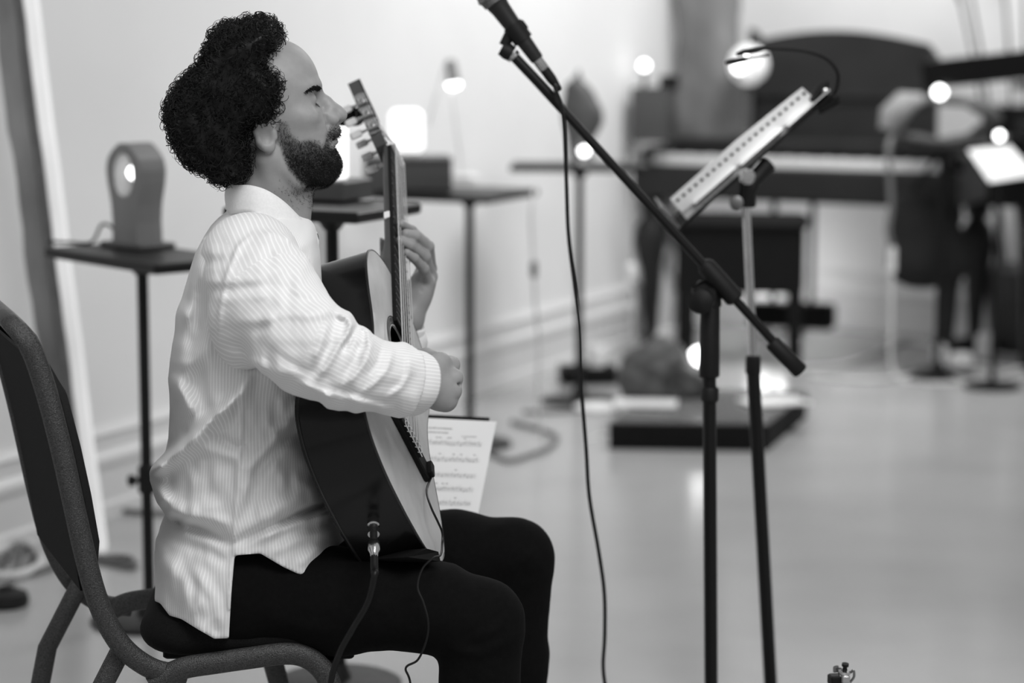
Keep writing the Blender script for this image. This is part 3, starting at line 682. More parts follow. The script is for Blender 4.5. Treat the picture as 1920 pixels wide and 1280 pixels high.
for q in range(6):
    ws = -.0215+.0086*q; wb = -.029+.0116*q
    MB().tube([G(NUT+.004, ws, .0135), G(.004, wb, .0140), G(-.014, wb, .0125)], .0006+.00045*(q < 3)*(3-q)/3+.0002, 6).build('string', m_string if q < 3 else m_nylon, gt, True)
    MB().tube(spline([G(-.018, wb, .012), G(-.02, wb+.001, .017), G(-.008, wb+.003, .0165), G(-.013, wb-.002, .014), G(-.026, wb+.004, .017)], 4), .0008, 5).build('string_tie', m_bone, gt, True)
# headstock, tilted back: two slots, crowned tip
ta = math.radians(13); HA = GA*math.cos(ta)-GN*math.sin(ta); HN = GN*math.cos(ta)+GA*math.sin(ta); HO = G(NUT+.006, 0, -.001)
def Hh(a, b, c_): return HO+HA*a+GW*b+HN*c_
axH = np.array([HA, GW, HN])
mb = MB()
for b0, b1 in ((-.033, -.0245), (-.007, .007), (.0245, .033)): mb.box(Hh(.09, (b0+b1)/2, -.010), (.122, b1-b0, .02), axH)
mb.prism([(0, -.0265), (.03, -.033), (.03, .033), (0, .0265)], Hh(0, 0, -.02), HA, GW, HN, .02)
crown = [(.148, -.034), (.19, -.037), (.196, -.03), (.186, -.012), (.184, 0), (.186, .012), (.196, .03), (.19, .037), (.148, .034)]
mb.prism(crown, Hh(0, 0, -.02), HA, GW, HN, .02)
hs = mb.build('headstock', m_neck, gt)
MB().prism([(.148, -.034), (.19, -.037), (.196, -.03), (.186, -.012), (.184, 0), (.186, .012), (.196, .03), (.19, .037), (.148, .034)], Hh(0, 0, .0), HA, GW, HN, .0025).build('head_veneer', m_ebony, gt)
for sg in (-1, 1):
    mb = MB(); pl = []
    for t in np.linspace(0, 1, 30): pl.append((.03+.118*t, .0085+.0022*math.cos(t*6*math.pi)))
    pl = pl+[(.152, 0)]+[(a, -b) for a, b in pl[::-1]]+[(.026, 0)]
    mb.prism(pl, Hh(0, sg*.034, -.010), HA, HN, GW*sg, .002); tp_ = mb.build('tuner_plate', m_chrome, gt)
    for q in range(3):
        a = .05+.039*q
        MB().lathe(Hh(a, sg*.036, -.0085), GW*sg, [(0, .0085), (.003, .0085), (.0035, .006), (.006, .0058), (.0065, .003), (.0075, .0028)], 18).build('tuner_gear', m_chrome, tp_, True)
        MB().tube([Hh(a-.012, sg*.039, -.0), Hh(a-.010, sg*.039, -.022), Hh(a-.010, sg*.039, -.030)], [.0028, .0024, .003], 10).build('worm_shaft', m_chrome, tp_, True)
        MB().box(Hh(a-.010, sg*.039, -.040), (.017, .0075, .021), axH, .003).build('tuner_button', m_pearl, tp_, True)
        MB().tube([Hh(a, sg*.024, -.009), Hh(a, sg*.008, -.009)], .005, 12).build('roller', m_bone, gt, True)
for q in range(6):
    ws = -.0215+.0086*q; sg = -1 if q < 3 else 1; a = .05+.039*(q if q < 3 else 5-q)
    MB().tube([G(NUT+.004, ws, .0135), Hh(a, ws*.9 if abs(ws) > .01 else sg*.013, -.004)], .0008, 5).build('string_end', m_string if q < 3 else m_nylon, gt, True)
MB().box(G(.47, -.0275, -.004), (.016, .004, .010), axG, .001).build('neck_marker', m_paper, gt)
# end pin jack with plug and cable
MB().lathe(G(-.163, 0, -.05), -GA, [(0, .009), (.006, .009), (.008, .007), (.010, .007)], 18).build('end_pin', m_chrome, gt, True)
MB().box(G(-.0, .088, .011), (.024, .014, .010), axG, .0012).build('pickup', m_rubber, gt)
MB().lathe(G(.02, -.17, -.096), -GW, [(0, .004), (.004, .004), (.006, .006), (.01, .005)], 12).build('strap_pin', m_chrome, gt, True)
# support wedge under the lower bout
sp = G(-.13, .155, -.04)
def wedge(): 
    mb = MB(); q0 = W(764, 1044, 3.385); q1 = W(826, 1052, 3.42); q2 = W(822, 1034, 3.42); q3 = W(800, 1028, 3.40)
    vs_ = [q0, q1, q2, q3]; off = np.array([-.05, .03, -.01]); vv = vs_+[q+off for q in vs_]
    return mb.add(vv, [(0, 1, 2, 3), (7, 6, 5, 4), (0, 4, 5, 1), (1, 5, 6, 2), (2, 6, 7, 3), (3, 7, 4, 0)])
props(wedge().build('guitar_support', m_rubber), 'small black support wedge between the guitar and the thigh', 'support')
# instrument cable
j0 = G(-.171, 0, -.05)
gc = empty('guitar_cable', j0, 'black instrument cable with chrome plug hanging from the guitar', 'cable')
dirp = -GA*.45+np.array([0, 0, -.89]); dirp /= np.linalg.norm(dirp)
dirp = -GA
MB().lathe(j0, dirp, [(0, .0065), (.006, .0075), (.012, .0075)], 18).build('plug_tip', m_steel, gc, True)
MB().lathe(j0+dirp*.012, dirp, [(0, .0055), (.02, .0055)], 16).build('plug_sleeve', m_rubber, gc, True)
MB().lathe(j0+dirp*.008, dirp, [(0, .0085), (.007, .0085)], 18).build('plug_ring', m_chrome, gc, True)
MB().lathe(j0+dirp*.03, dirp, [(0, .0075), (.004, .0088), (.016, .0088), (.022, .006), (.03, .0055)], 18).build('plug_collar', m_chrome, gc, True)
q = j0+dirp*.058
cp = [q, q+dirp*.03, W(703, 1075, 3.27), W(690, 1128, 3.275), W(660, 1180, 3.28), W(636, 1225, 3.28), W(618, 1290, 3.28), W(608, 1400, 3.28)]
cp.append(np.array([cp[-1][0]-.02, 3.26, .01])); cp.append(np.array([cp[-1][0]+.3, 3.1, .006]))
MB().tube(spline(cp), [.0058]*12+[.0045]*(len(spline(cp))-12), 10).build('cable', m_bcable, gc, True)
# pickup wire
cp = [G(-.005, .097, .010), W(800, 920, 3.50), W(808, 950, 3.455), W(821, 978, 3.45), W(829, 998, 3.46), W(829, 1020, 3.45), W(826, 1040, 3.41), W(812, 1046, 3.38), W(792, 1066, 3.37), W(783, 1100, 3.36), W(794, 1130, 3.355), W(803, 1165, 3.35), W(800, 1198, 3.35), W(784, 1236, 3.36), W(761, 1252, 3.36), W(770, 1285, 3.36), W(776, 1400, 3.36)]
cp.append(np.array([cp[-1][0], 3.36, .005])); cp.append(np.array([cp[-1][0]+.3, 3.2, .003]))
props(MB().tube(spline(cp), .0017, 7).build('pickup_wire', m_bcable, None, True), 'thin black wire running from the guitar bridge down past the thigh', 'wire')
# clip-on tuner at the back of the headstock
q = W(655, 219, 4.17); r = empty('clip_on_tuner', q, 'small dark clip-on tuner gripping the guitar headstock behind the nose', 'tuner')
axt = np.array([[.985, .17, 0], [-.17, .985, 0], [0, 0, 1.]])
MB().box(q+[-.0, 0, 0], (.040, .016, .031), axt, .004).build('tuner_case', m_rubber, r)
MB().box(q+[-.004, -.0085, 0.001], (.027, .002, .022), axt).build('display', m_blackg, r)
MB().box(q+[.013, -.0095, 0.0], (.003, .002, .024), axt).build('frame_line', m_steel, r)
MB().tube([q+[.018, 0, -.008], Hh(.11, -.02, -.022)], .006, 8).build('clip_arm', m_rubber, r, True)

# ------------------------------------------------------------------ chair
yaw = math.radians(20); cx, sx = math.cos(yaw), math.sin(yaw); axc = np.array([[cx, sx, 0], [-sx, cx, 0], [0, 0, 1.]])
CO = np.array([-.435, 3.63, 0.]); HWc = .205
def Cc(x, y, z): return CO+axc[0]*x+axc[1]*y+np.array([0, 0, z])
def near(px, py, y=-HWc):
    """chair-plane coordinates (x, z) of a photograph point on the side frame"""
    r_ = ray(px, py); n_ = axc[1]; o = Cc(0, y, 0); t = ((o-cO)@n_)/(r_@n_); q_ = cO+r_*t; return ((q_-CO)@axc[0], q_[2])
m_ham = mat('hammered_frame', 92, .38, metal=.7, noise=620, g2=50, bump=(640, .8, .0016))
m_fab = mat('chair_fabric', 26, .92, noise=420, g2=15, bump=(520, .6, .0012), spec=.15)
ch = empty('banquet_chair', CO, 'banquet chair with hammered dark frame and black padding under the seated man', 'chair')
up_px = [(52, 640), (68, 676), (92, 752), (117, 850), (137, 940), (157, 1030), (178, 1110), (200, 1165), (228, 1210), (262, 1240), (300, 1258), (350, 1262)]
side = [near(*q) for q in up_px]
leg_px = [(285, 1285), (310, 1268), (345, 1252), (400, 1243), (470, 1233), (535, 1225), (575, 1232), (605, 1256), (622, 1290), (634, 1340)]
rb_ = near(300, 1258); RO = Cc(rb_[0], -HWc, 0); y5 = math.radians(5); ax5 = np.array([[math.cos(y5), math.sin(y5), 0], [-math.sin(y5), math.cos(y5), 0], [0, 0, 1.]])
def rail(px, py):
    r_ = ray(px, py); t = ((RO-cO)@ax5[1])/(r_@ax5[1]); return cO+r_*t
legp = [rail(*q) for q in leg_px]; uprights = []
for sg in (-1, 1):
    yb = HWc*sg
    p = spline([Cc(x, yb, z) for x, z in side], 5)
    uprights.append(p)
    sh_ = np.array([0, 0, 0.]) if sg < 0 else axc[1]*(2*HWc)
    q = [p_+sh_ for p_ in legp]; e_ = q[-1]; q += [np.array([e_[0]+.03, e_[1], .2]), np.array([e_[0]+.05, e_[1], .0])]
    MB().tube(spline(q, 5), .0165, 12, True, (ax5[1], .62)).build('front_leg', m_ham, ch, True)
    x0, z0 = near(228, 1208)
    MB().tube([Cc(x0+.01, yb-.02*sg, z0), Cc(x0-.045, yb-.02*sg, z0-.10), Cc(x0-.12, yb-.02*sg, .0)], .0155, 12, True, (axc[1], .62)).build('rear_leg', m_ham, ch, True)
xt, zt = side[0]
bt = [Cc(xt-.012, -HWc+.006, zt+.016), Cc(xt-.020, -HWc+.022, zt+.026), Cc(xt-.024, -HWc+.05, zt+.031), Cc(xt-.026, 0, zt+.034), Cc(xt-.024, HWc-.05, zt+.031), Cc(xt-.020, HWc-.022, zt+.026), Cc(xt-.012, HWc-.006, zt+.016)]
pn_, pf_ = uprights; path = np.vstack([pn_[::-1], bt, pf_]); Yx = np.array(axc[1]); thin = [-Yx]*len(pn_)+[Z3*.6-Yx*.8, Z3*.95-Yx*.35, Z3, Z3, Z3, Yx*.35+Z3*.95, Yx*.8+Z3*.6]+[Yx]*len(pf_)
MB().tube(path, .0155, 12, True, (np.array(thin), .62)).build('back_frame', m_ham, ch, True)
# back pad: between the uprights, follows their rake
bp_px = [(52, 660), (88, 752), (113, 850), (133, 940), (150, 1030), (164, 1110)]; bp = [near(*q) for q in bp_px]
def pad(offs, t, name, hwid):
    v = []; f = []; nn_ = 10
    for i, (x, z) in enumerate(bp):
        for k in range(nn_+1):
            s_ = -1+2*k/nn_; bul = (1-abs(s_)**6)*(1-abs(2*i/(len(bp)-1)-1)**6)
            v.append(Cc(x+offs, s_*hwid, z)); v.append(Cc(x+offs+t*(.4+.6*bul), s_*hwid, z))
    m_ = (nn_+1)*2
    for i in range(len(bp)-1):
        for k in range(nn_):
            a = i*m_+2*k; f += [(a, a+2, a+m_+2, a+m_), (a+1, a+m_+1, a+m_+3, a+3)]
        a = i*m_; f.append((a, a+m_, a+m_+1, a+1)); a = i*m_+2*nn_; f.append((a, a+1, a+m_+1, a+m_))
    for k in range(nn_):
        a = 2*k; f.append((a, a+1, a+3, a+2)); a = (len(bp)-1)*m_+2*k; f.append((a, a+2, a+3, a+1))
    return MB().add(v, f).build(name, m_fab, ch, True)
pad(-.008, .014, 'back_panel', HWc-.012); pad(.006, .036, 'back_cushion', HWc-.002)
# seat cushion
v = Vol(CO-np.array([.35, .38, -.36]), CO+np.array([.38, .38, .56]), .006)
za, zb = near(330, 1240)[1], near(300, 1172)[1]; sc_ = np.array([-.372, 3.60]); xa, xb = -.183, .183; ys_ = math.radians(3); c3, s3 = math.cos(ys_), math.sin(ys_)
def seatfn(x, y, z):
    X = (x-sc_[0])*c3+(y-sc_[1])*s3; Y = -(x-sc_[0])*s3+(y-sc_[1])*c3; Z = z-(za+zb)/2-.008*np.cos(X*6)*np.cos(Y*7); rr = .03
    qx, qy, qz = np.abs(X)-(xb-xa)/2+rr+.05, np.abs(Y)-(HWc-.004)+rr+.05, np.abs(Z)-(zb-za)/2+rr
    h = np.maximum(np.sqrt(np.maximum(qx, 0)**2+np.maximum(qy, 0)**2)-.05, -1.)
    return np.sqrt(np.maximum(h, 0)**2+np.maximum(qz, 0)**2)+np.minimum(np.maximum(np.maximum(qx-.05, qy-.05), qz), 0)-rr
v.op(seatfn, v.lo, v.lo+v.h*v.n, .005); vv, ff = v.mesh(); mesh_obj('seat_cushion', vv, ff, m_fab, ch, True)
MB().box([sc_[0], sc_[1]+.01, za-.004], (.28, .33, .014), None, .003).build('seat_pan', m_blackm, ch)
for x_ in (-.08, .1): MB().box([sc_[0]+x_, sc_[1]+.01, za-.018], (.03, .37, .02), None, .003).build('seat_rail', m_ham, ch)

# ------------------------------------------------------------------ microphone, boom stand, cable
YM = 4.12
base = W(1336, 900, YM); foot = np.array([base[0]+.004, base[1], 0.])
ms = empty('microphone_stand', foot, 'black boom stand with a long diagonal arm holding the microphone', 'microphone stand')
ck = W(1327, 556, YM)
MB().tube([foot+[0, 0, .04], W(1330, 705, YM)], .0118, 16).build('lower_tube', m_black, ms, True)
MB().lathe(W(1331, 740, YM)-[0, 0, .012], Z3, [(0, .013), (.003, .0155), (.022, .0155), (.026, .013)], 16).build('height_clutch', m_rubber, ms, True)
MB().lathe(W(1330, 706, YM), Z3, [(0, .0168), (.004, .0178), (.118, .0168), (.126, .013)], 20).build('grip', m_rubber, ms, True)
MB().box(W(1325, 556, YM), (.05, .034, .055), rotz(.1), .012).build('clutch_body', m_rubber, ms, True)
MB().lathe(W(1320, 562, YM-.016), [-.25, -1, 0], [(0, .012), (.012, .012), (.014, .02), (.03, .021), (.034, .016), (.036, 0)], 18).build('clutch_knob', m_rubber, ms, True)
b0 = W(1502, 697, YM-.005); b1 = W(962, 104, YM-.03); bd = b1-b0; bL = np.linalg.norm(bd); bd /= bL
MB().tube([b0+bd*.03, b1], .0077, 14).build('boom_arm', m_black, ms, True)
MB().tube([W(1040, 187, YM-.028), W(1000, 144, YM-.03), b1], .0088, 14).build('boom_tip', m_black, ms, True)
g0, g1 = W(1446, 640, YM-.005), b0
MB().tube([g1, g1+(g0-g1)*.04, g0-(g0-g1)*.05, g0], [.0125, .0142, .0142, .0115], 16).build('counterweight', m_rubber, ms, True)
q0, q1 = W(1380, 562, YM-.008), W(1318, 492, YM-.012)
MB().tube([q0, q0+(q1-q0)*.05, q1-(q1-q0)*.1, q1], [.0135, .017, .016, .0105], 16).build('boom_sleeve', m_rubber, ms, True)
MB().lathe(foot, Z3, [(0, .105), (.015, .11), (.02, .105), (.03, .03), (.06, .02)], 28).build('round_base', m_black, ms, True)
# clip: swivel + holder
cl0 = W(940, 90, YM-.03); MB().tube([b1-bd*.004, b1+bd*.003], .0125, 16).build('thread_ring', m_chrome, ms, True)
MB().tube([b1+bd*.003, W(951, 96, YM-.03), cl0], [.0135, .0145, .012], 14).build('swivel', m_rubber, ms, True)
MB().tube([W(945, 86, YM-.03), W(955, 66, YM-.03), W(968, 62, YM-.03)], [.009, .010, .012], 12).build('clip_neck', m_rubber, ms, True)
m0 = W(1008, 112, YM-.035); m1 = W(931, 6, YM-.035); md = m1-m0; mL = np.linalg.norm(md); md /= mL
MB().tube([m0+md*mL*.34, m0+md*mL*.62], .0172, 18, False).build('clip_sleeve', m_rubber, ms, True)
mic = empty('microphone', m0, 'black handheld vocal microphone with silver mesh head clipped to the boom', 'microphone')
MB().lathe(m0, md, [(0, .0105), (.004, .0115), (mL*.5, .0140), (mL*.9, .0168), (mL*.98, .0185), (mL, .019)], 24).build('handle', mat('mic_black', 30, .45, noise=120, g2=24), mic, True)
MB().box(m0+md*mL*.52+np.cross(md, [0, 1, 0])*-.0135, (.012, .008, .018), np.array([np.cross(md, [0, 1, 0]), [0, 1, 0], md]), .002).build('switch', m_rubber, mic)
gp_ = [(0, .018), (.002, .0215), (.010, .0225)]+[(.016+.023*math.sin(t), .0245*math.cos(t)) for t in np.linspace(0, 1.5, 10)]
m_mesh = mat('mic_mesh', 150, .4, metal=.7, noise=500, g2=70, bump=(700, .6, .001))
MB().lathe(m0+md*mL, md, gp_, 28).build('grille', m_mesh, mic, True)
MB().lathe(m0+md*(mL+.013), md, [(0, .0248), (.003, .0256), (.006, .0248)], 28, False).build('grille_band', m_steel, mic, True)
mc = empty('microphone_cable', m0, 'black microphone cable hanging from the mic down to the floor', 'cable')
MB().lathe(m0+md*.002, -md, [(0, .0092), (.02, .0092), (.022, .0085)], 20).build('connector_ring', m_chrome, mc, True)
MB().lathe(m0-md*.02, -md, [(0, .0088), (.02, .0086), (.04, .0055), (.044, .0035)], 18).build('connector_boot', m_rubber, mc, True)
ce = m0-md*.06
cp = [ce, W(1040, 162, YM-.05), W(1052, 198, YM-.055), W(1058, 240, YM-.055), W(1062, 340, YM-.05), W(1066, 440, YM-.05), W(1078, 540, YM-.05), W(1087, 620, YM-.05), W(1090, 720, YM-.05), W(1099, 840, YM-.05), W(1105, 930, YM-.05), W(1122, 1030, YM-.05), W(1133, 1110, YM-.05), W(1134, 1190, YM-.05), W(1131, 1250, YM-.05), W(1137, 1310, YM-.05), W(1140, 1420, YM-.05)]
cp.append(np.array([cp[-1][0]+.01, YM-.05, .012])); cp.append(np.array([cp[-1][0]+.1, YM-.1, .005])); cp.append(np.array([cp[-1][0]+.4, YM-.3, .005]))
MB().tube(spline(cp), .0034, 8).build('cable', m_bcable, mc, True)

# ------------------------------------------------------------------ music stand with score and clip lamp
YS = 4.42
p0 = W(1399, 385, YS); p1 = W(1413, 690, YS); pf = W(1446, 1300, YS); foot = p0+(pf-p0)*((p0[2]-.03)/(p0[2]-pf[2])); foot[2] = 0
sd = empty('music_stand', foot, 'music stand with a chrome pole and tilted dark desk beside the microphone stand', 'music stand')
MB().tube([p1, p0], .0078, 16).build('chrome_pole', m_chrome, sd, True)
MB().tube([foot+[0, 0, .03], W(1412, 686, YS)], .0125, 16).build('lower_tube', m_black, sd, True)
MB().lathe(W(1412, 700, YS), Z3, [(0, .013), (.002, .0145), (.03, .014), (.034, .010)], 18).build('pole_collar', m_rubber, sd, True)
MB().lathe(foot, Z3, [(0, .13), (.012, .135), (.018, .13), (.03, .03), (.06, .02)], 28).build('round_base', m_black, sd, True)
d0 = W(1272, 425, YS); d1 = W(1560, 172, YS); dd = d1-d0; dL = np.linalg.norm(dd); dd /= dL
# desk plane: dd is the rise of the desk in the picture; its width runs away from the camera, turned a little so that the front shows
dw = np.array([.19, .975, .12]); dw -= dd*(dw@dd); dw /= np.linalg.norm(dw); dn = np.cross(dw, dd)
if dn[2] < 0: dn = -dn
axd = np.array([dd, dw, dn]); dc = (d0+d1)/2+dw*.17
MB().box(dc+dn*-.004, (dL*1.0, .36, .004), axd).build('desk', m_blackm, sd)
MB().box(d0+dw*.17+dn*.022-dd*.0, (.004, .36, .05), axd).build('desk_lip', mat('lip_grey', 92, .5, noise=8, g2=84), sd)
hb = W(1402, 350, YS+.03)
MB().lathe(W(1401, 388, YS), Z3, [(0, .0145), (.004, .0165), (.045, .0135), (.05, .008)], 18).build('desk_socket', m_rubber, sd, True)
MB().lathe(W(1399, 330, YS-.035), [0.05, -1, 0], [(0, .01), (.004, .0145), (.016, .0145), (.02, .010), (.0205, 0)], 20).build('tilt_knob', m_chrome, sd, True)
MB().lathe(W(1382, 379, YS-.02), [-.2, -1, 0], [(0, .006), (.01, .013), (.014, .013), (.016, .006)], 16).build('clamp_screw', m_steel, sd, True)
MB().tube([W(1401, 372, YS), W(1412, 340, YS+.0), W(1440, 308, YS+.02)], [.012, .014, .016], 10).build('desk_bracket', m_rubber, sd, True)
# score: a stack of ring-bound pages; the near edge curls up with punched holes
sc = empty('ring_bound_score', d0+dd*.03+dw*.02, 'ring-bound white score with a row of punched holes lying on the music desk', 'score')
e0, e1 = W(1282, 392, YS), W(1534, 180, YS)
Ls = np.linalg.norm(e1-e0); es = (e1-e0)/Ls
mbp = MB(); mbp.box(d0+dd*(.02+Ls/2)+dw*.15+dn*.010, (Ls, .26, .024), axd); mbp.build('page_block', mat('page_edges', 200, .8, noise=90, g2=150, stretch=(1, 1, 8)), sc)
for i in range(3): MB().box(d0+dd*(.05+.11*i+.05)+dw*(.012-.004*i)+dn*(.012-.003*i), (.10, .03, .0012), axd).build('loose_page', m_paper, sc)
# the curled binding strip facing the camera, with holes as little dark slots
st0 = d0+dd*.022+dn*.014+dw*.012; sh = .042; tiltv = dn*.92-dw*.38; tiltv /= np.linalg.norm(tiltv)
MB().add([st0, st0+es*Ls, st0+es*Ls*.985+tiltv*sh*.9, st0+es*Ls*.5+tiltv*sh*1.0, st0+tiltv*sh*.9]+[q_+dw*.003 for q_ in (st0, st0+es*Ls, st0+es*Ls*.985+tiltv*sh*.9, st0+es*Ls*.5+tiltv*sh*1.0, st0+tiltv*sh*.9)], [(0, 1, 2, 3, 4), (9, 8, 7, 6, 5)]+[(i, (i+1) % 5, (i+1) % 5+5, i+5) for i in range(5)]).build('binding_strip', m_paper, sc)
fwd = np.cross(es, tiltv); fwd = -fwd if fwd[1] > 0 else fwd
for i in range(22):
    c_ = st0+es*(Ls*(.03+.94*i/21))+tiltv*(sh*.62)+fwd*.0012
    MB().box(c_, (.0058, .005, .001), np.array([es, tiltv, fwd])).build('punched_hole', m_blackm, sc)
# clip lamp with gooseneck
c0 = W(1545, 178, YS+.02); lp = empty('clip_lamp', c0, 'black clip-on gooseneck lamp curving over the score', 'lamp')
ll = bpy.data.lights.new('clip_lamp_light', 'SPOT'); ll.energy = 1.1; ll.spot_size = 1.9; ll.shadow_soft_size = .01; lo_ = bpy.data.objects.new('clip_lamp_light', ll); C.objects.link(lo_)
lo_.location = V3(W(1385, 122, YS-.05)); lo_.rotation_euler = (Vector(V3(dc))-lo_.location).to_track_quat('-Z', 'Y').to_euler()
MB().tube([W(1521, 190, YS+.01), W(1540, 165, YS+.01), W(1552, 152, YS+.01)], [.006, .009, .005], 10).build('clamp_jaw', m_rubber, lp, True)
MB().tube([W(1532, 200, YS+.02), W(1553, 186, YS+.02), W(1573, 180, YS+.02)], [.010, .012, .006], 10).build('clamp_body', m_rubber, lp, True)
MB().tube([W(1535, 210, YS+.03), W(1573, 190, YS+.03)], .006, 10).build('clamp_lever', m_rubber, lp, True)
MB().lathe(W(1547, 171, YS-.002), [0, -1, 0], [(0, .005), (.006, .005), (.007, .002)], 12).build('clamp_rivet', m_chrome, lp, True)
MB().tube(spline([W(1563, 180, YS+.02), W(1570, 160, YS+.01), W(1570, 135, YS), W(1552, 112, YS-.01), W(1520, 98, YS-.02), W(1480, 92, YS-.02), W(1432, 91, YS-.02)]), .0036, 10).build('gooseneck', m_rubber, lp, True)
MB().tube([W(1440, 90, YS-.02), W(1420, 94, YS-.02), W(1395, 98, YS-.02), W(1381, 103, YS-.02)], [.003, .009, .0105, .006], 14, True, (Z3, .55)).build('upper_head', m_rubber, lp, True)
MB().tube([W(1440, 104, YS-.05), W(1408, 108, YS-.05)], .002, 6).build('lower_neck', m_rubber, lp, True)
MB().tube([W(1408, 107, YS-.05), W(1395, 111, YS-.05), W(1372, 116, YS-.05), W(1361, 118, YS-.05)], [.004, .009, .0095, .006], 14, True, (Z3, .55)).build('lower_head', m_rubber, lp, True)
MB().box(W(1400, 104, YS-.065), (.010, .006, .005), None, .001).build('led', mat('led', 255, .3, emit=3, noise=4, g2=250), lp)

# ------------------------------------------------------------------ low stand with sheet music
ya = 4.0
tl, trr, brr, bl_ = W(770, 782, 3.98), W(931, 790, 4.06), W(894, 976, 3.92), W(806, 976, 3.86)
u_ = trr-tl; wv = np.linalg.norm(u_); u_ /= wv; d_ = brr-trr; nrm = np.cross(u_, d_); nrm /= np.linalg.norm(nrm)
if nrm[1] > 0: nrm = -nrm
ft = np.array([(tl[0]+trr[0])/2, 4.10, 0.]); ls = empty('low_music_stand', ft, 'low black music stand partly hidden behind the guitarist\'s knees', 'music stand')
brl = trr+ (brr-trr)*1.25; tll = tl; bll = tl+(brr-trr)*1.25+(trr-tl)*.12
def slab(mb, q, t): return mb.add([p_+nrm*0 for p_ in q]+[p_-nrm*t for p_ in q], [(0, 1, 2, 3), (7, 6, 5, 4), (0, 4, 5, 1), (1, 5, 6, 2), (2, 6, 7, 3), (3, 7, 4, 0)])
qd = [tll-nrm*.006+(tl-trr)*.02+np.array([0, 0, .009]), trr-nrm*.006-(trr-tl)*.06+np.array([0, 0, .009]), brl-nrm*.006-(trr-tl)*.06, bll-nrm*.006]
slab(MB(), qd, .004).build('desk', m_blackm, ls)
MB().box((bll+brl)/2+nrm*.012-nrm*.006, (wv*.9, .004, .03), np.array([u_, np.cross(nrm, u_), nrm])).build('desk_lip', m_blackm, ls)
pm = (tll+trr+brl+bll)/4-nrm*.012
MB().tube([ft+[0, 0, .02], pm], .009, 12).build('pole', m_black, ls, True)
MB().lathe(ft, Z3, [(0, .13), (.012, .135), (.018, .12), (.03, .02), (.05, .015)], 24).build('round_base', m_black, ls, True)
sm = empty('sheet_music', bll, 'white page of printed music standing on the low stand behind the guitar', 'sheet music')
qp = [tl, trr, brl, bll]
slab(MB(), qp, .001).build('page', m_paper, sm)
m_ink = mat('ink', 120, .9, noise=60, g2=165)
def pg(a, b): return tl+(trr-tl)*(a*(1-.0*b))+(brl-tl-(trr-tl))*b*1.0+((bll-tl)-(brl-trr))*b*(1-a)+nrm*.0004
def bar(a0, a1, b, t, mb): mb.add([pg(a0, b-t), pg(a1, b-t), pg(a1, b+t), pg(a0, b+t)], [(0, 1, 2, 3)])
def words(mb, a0, a1, b, t, seed):
    rr = random.Random(seed); a = a0
    while a < a1:
        wl = rr.uniform(.008, .014); bar(a, min(a+wl, a1), b+rr.uniform(-.0015, .0015), t*rr.uniform(.7, 1.3), mb); a += wl+.004
mb = MB(); words(mb, .22, .50, .078, .005, 1); mb.build('title_line', m_ink, sm)
mb = MB(); words(mb, .22, .46, .112, .004, 2); mb.build('subtitle_line', m_ink, sm)
mb = MB(); words(mb, .62, .80, .135, .003, 3); mb.build('composer_line', m_ink, sm)
m_stave = mat('stave_ink', 185, .9, noise=60, g2=205)
rr = random.Random(5)
for si, b_ in enumerate((.20, .33, .455, .565, .675, .79)):
    mb = MB()
    for k in range(5): bar(.06, .88, b_-.018+.007*k, .0009, mb)
    o = mb.build('stave', m_stave, sm); mb = MB(); a = .16
    while a < .86:
        y_ = b_+rr.uniform(-.02, .012); bar(a, a+.014, y_, .0035, mb); bar(a+.012, a+.014, y_-.012, .012, mb)
        if rr.random() < .25: bar(a-.004, a+.025, b_-.048, .003, mb)
        a += rr.uniform(.022, .05)
    mb.build('notes', m_ink, o)
# ------------------------------------------------------------------ chrome stand fitting at the lower right
p = W(1580, 1262, 3.62); f0_ = np.array([p[0], p[1], 0]); r = empty('stand_fitting', f0_, 'small chrome fitting on top of a thin post at the lower right', 'fitting')
MB().tube([f0_+[0, 0, .01], p-[0, 0, .03]], .008, 12).build('post', m_black, r, True)
MB().lathe(f0_, Z3, [(0, .11), (.01, .115), (.016, .1), (.026, .012)], 24).build('post_base', m_black, r, True)
MB().box(p+[-.010, 0, -.010], (.022, .022, .016), rotz(.2), .002).build('dark_block', m_rubber, r)
MB().box(p+[.003, -.012, -.006], (.013, .01, .013), None, .002).build('chrome_block', m_chrome, r)
MB().lathe(p+[.002, -.004, 0], [.05, -.2, 1], [(0, .007), (.008, .004), (.012, .003), (.014, .0055), (.018, .0055), (.019, 0)], 14).build('ball_screw', m_rubber, r, True)
MB().lathe(p+[.002, -.006, .002], [.05, -.3, 1], [(0, .009), (.002, .0095), (.005, .007)], 16).build('washer', m_chrome, r, True)
MB().box(p+[-.011, -.004, .008], (.010, .004, .010), rotz(.4), .0015).build('wing_nut', m_steel, r)
MB().tube([p+[-.004, -.006, -.002], p+[-.006, -.008, .010]], .0032, 10).build('chrome_pin', m_chrome, r, True)
MB().tube(spline([p+[.012, 0, -.014], p+[.017, -.004, -.004], p+[.016, -.004, .006], p+[.012, -.002, .002]]), .002, 8).build('spring_hook', m_steel, r, True)
# ------------------------------------------------------------------ person
YP = 3.57
SH = FPX/((YP)*cF[1]+(1.2-CH)*cF[2])            # pixels per metre at the head
HC = W(500, 350, YP); hy = math.radians(5.5); axh = np.array([[math.cos(hy), math.sin(hy), 0], [-math.sin(hy), math.cos(hy), 0], [0, 0, 1.]])
def hl(px, py, y=0.): return np.array([(px-500)/SH, y, (350-py)/SH])
def h2w(v): return HC+v[:, :1]*axh[0]+v[:, 1:2]*axh[1]+v[:, 2:3]*axh[2]
person = empty('person', np.array([-.42, 3.6, 0]), 'seated man in a white striped shirt and black trousers playing guitar with closed eyes', 'person')

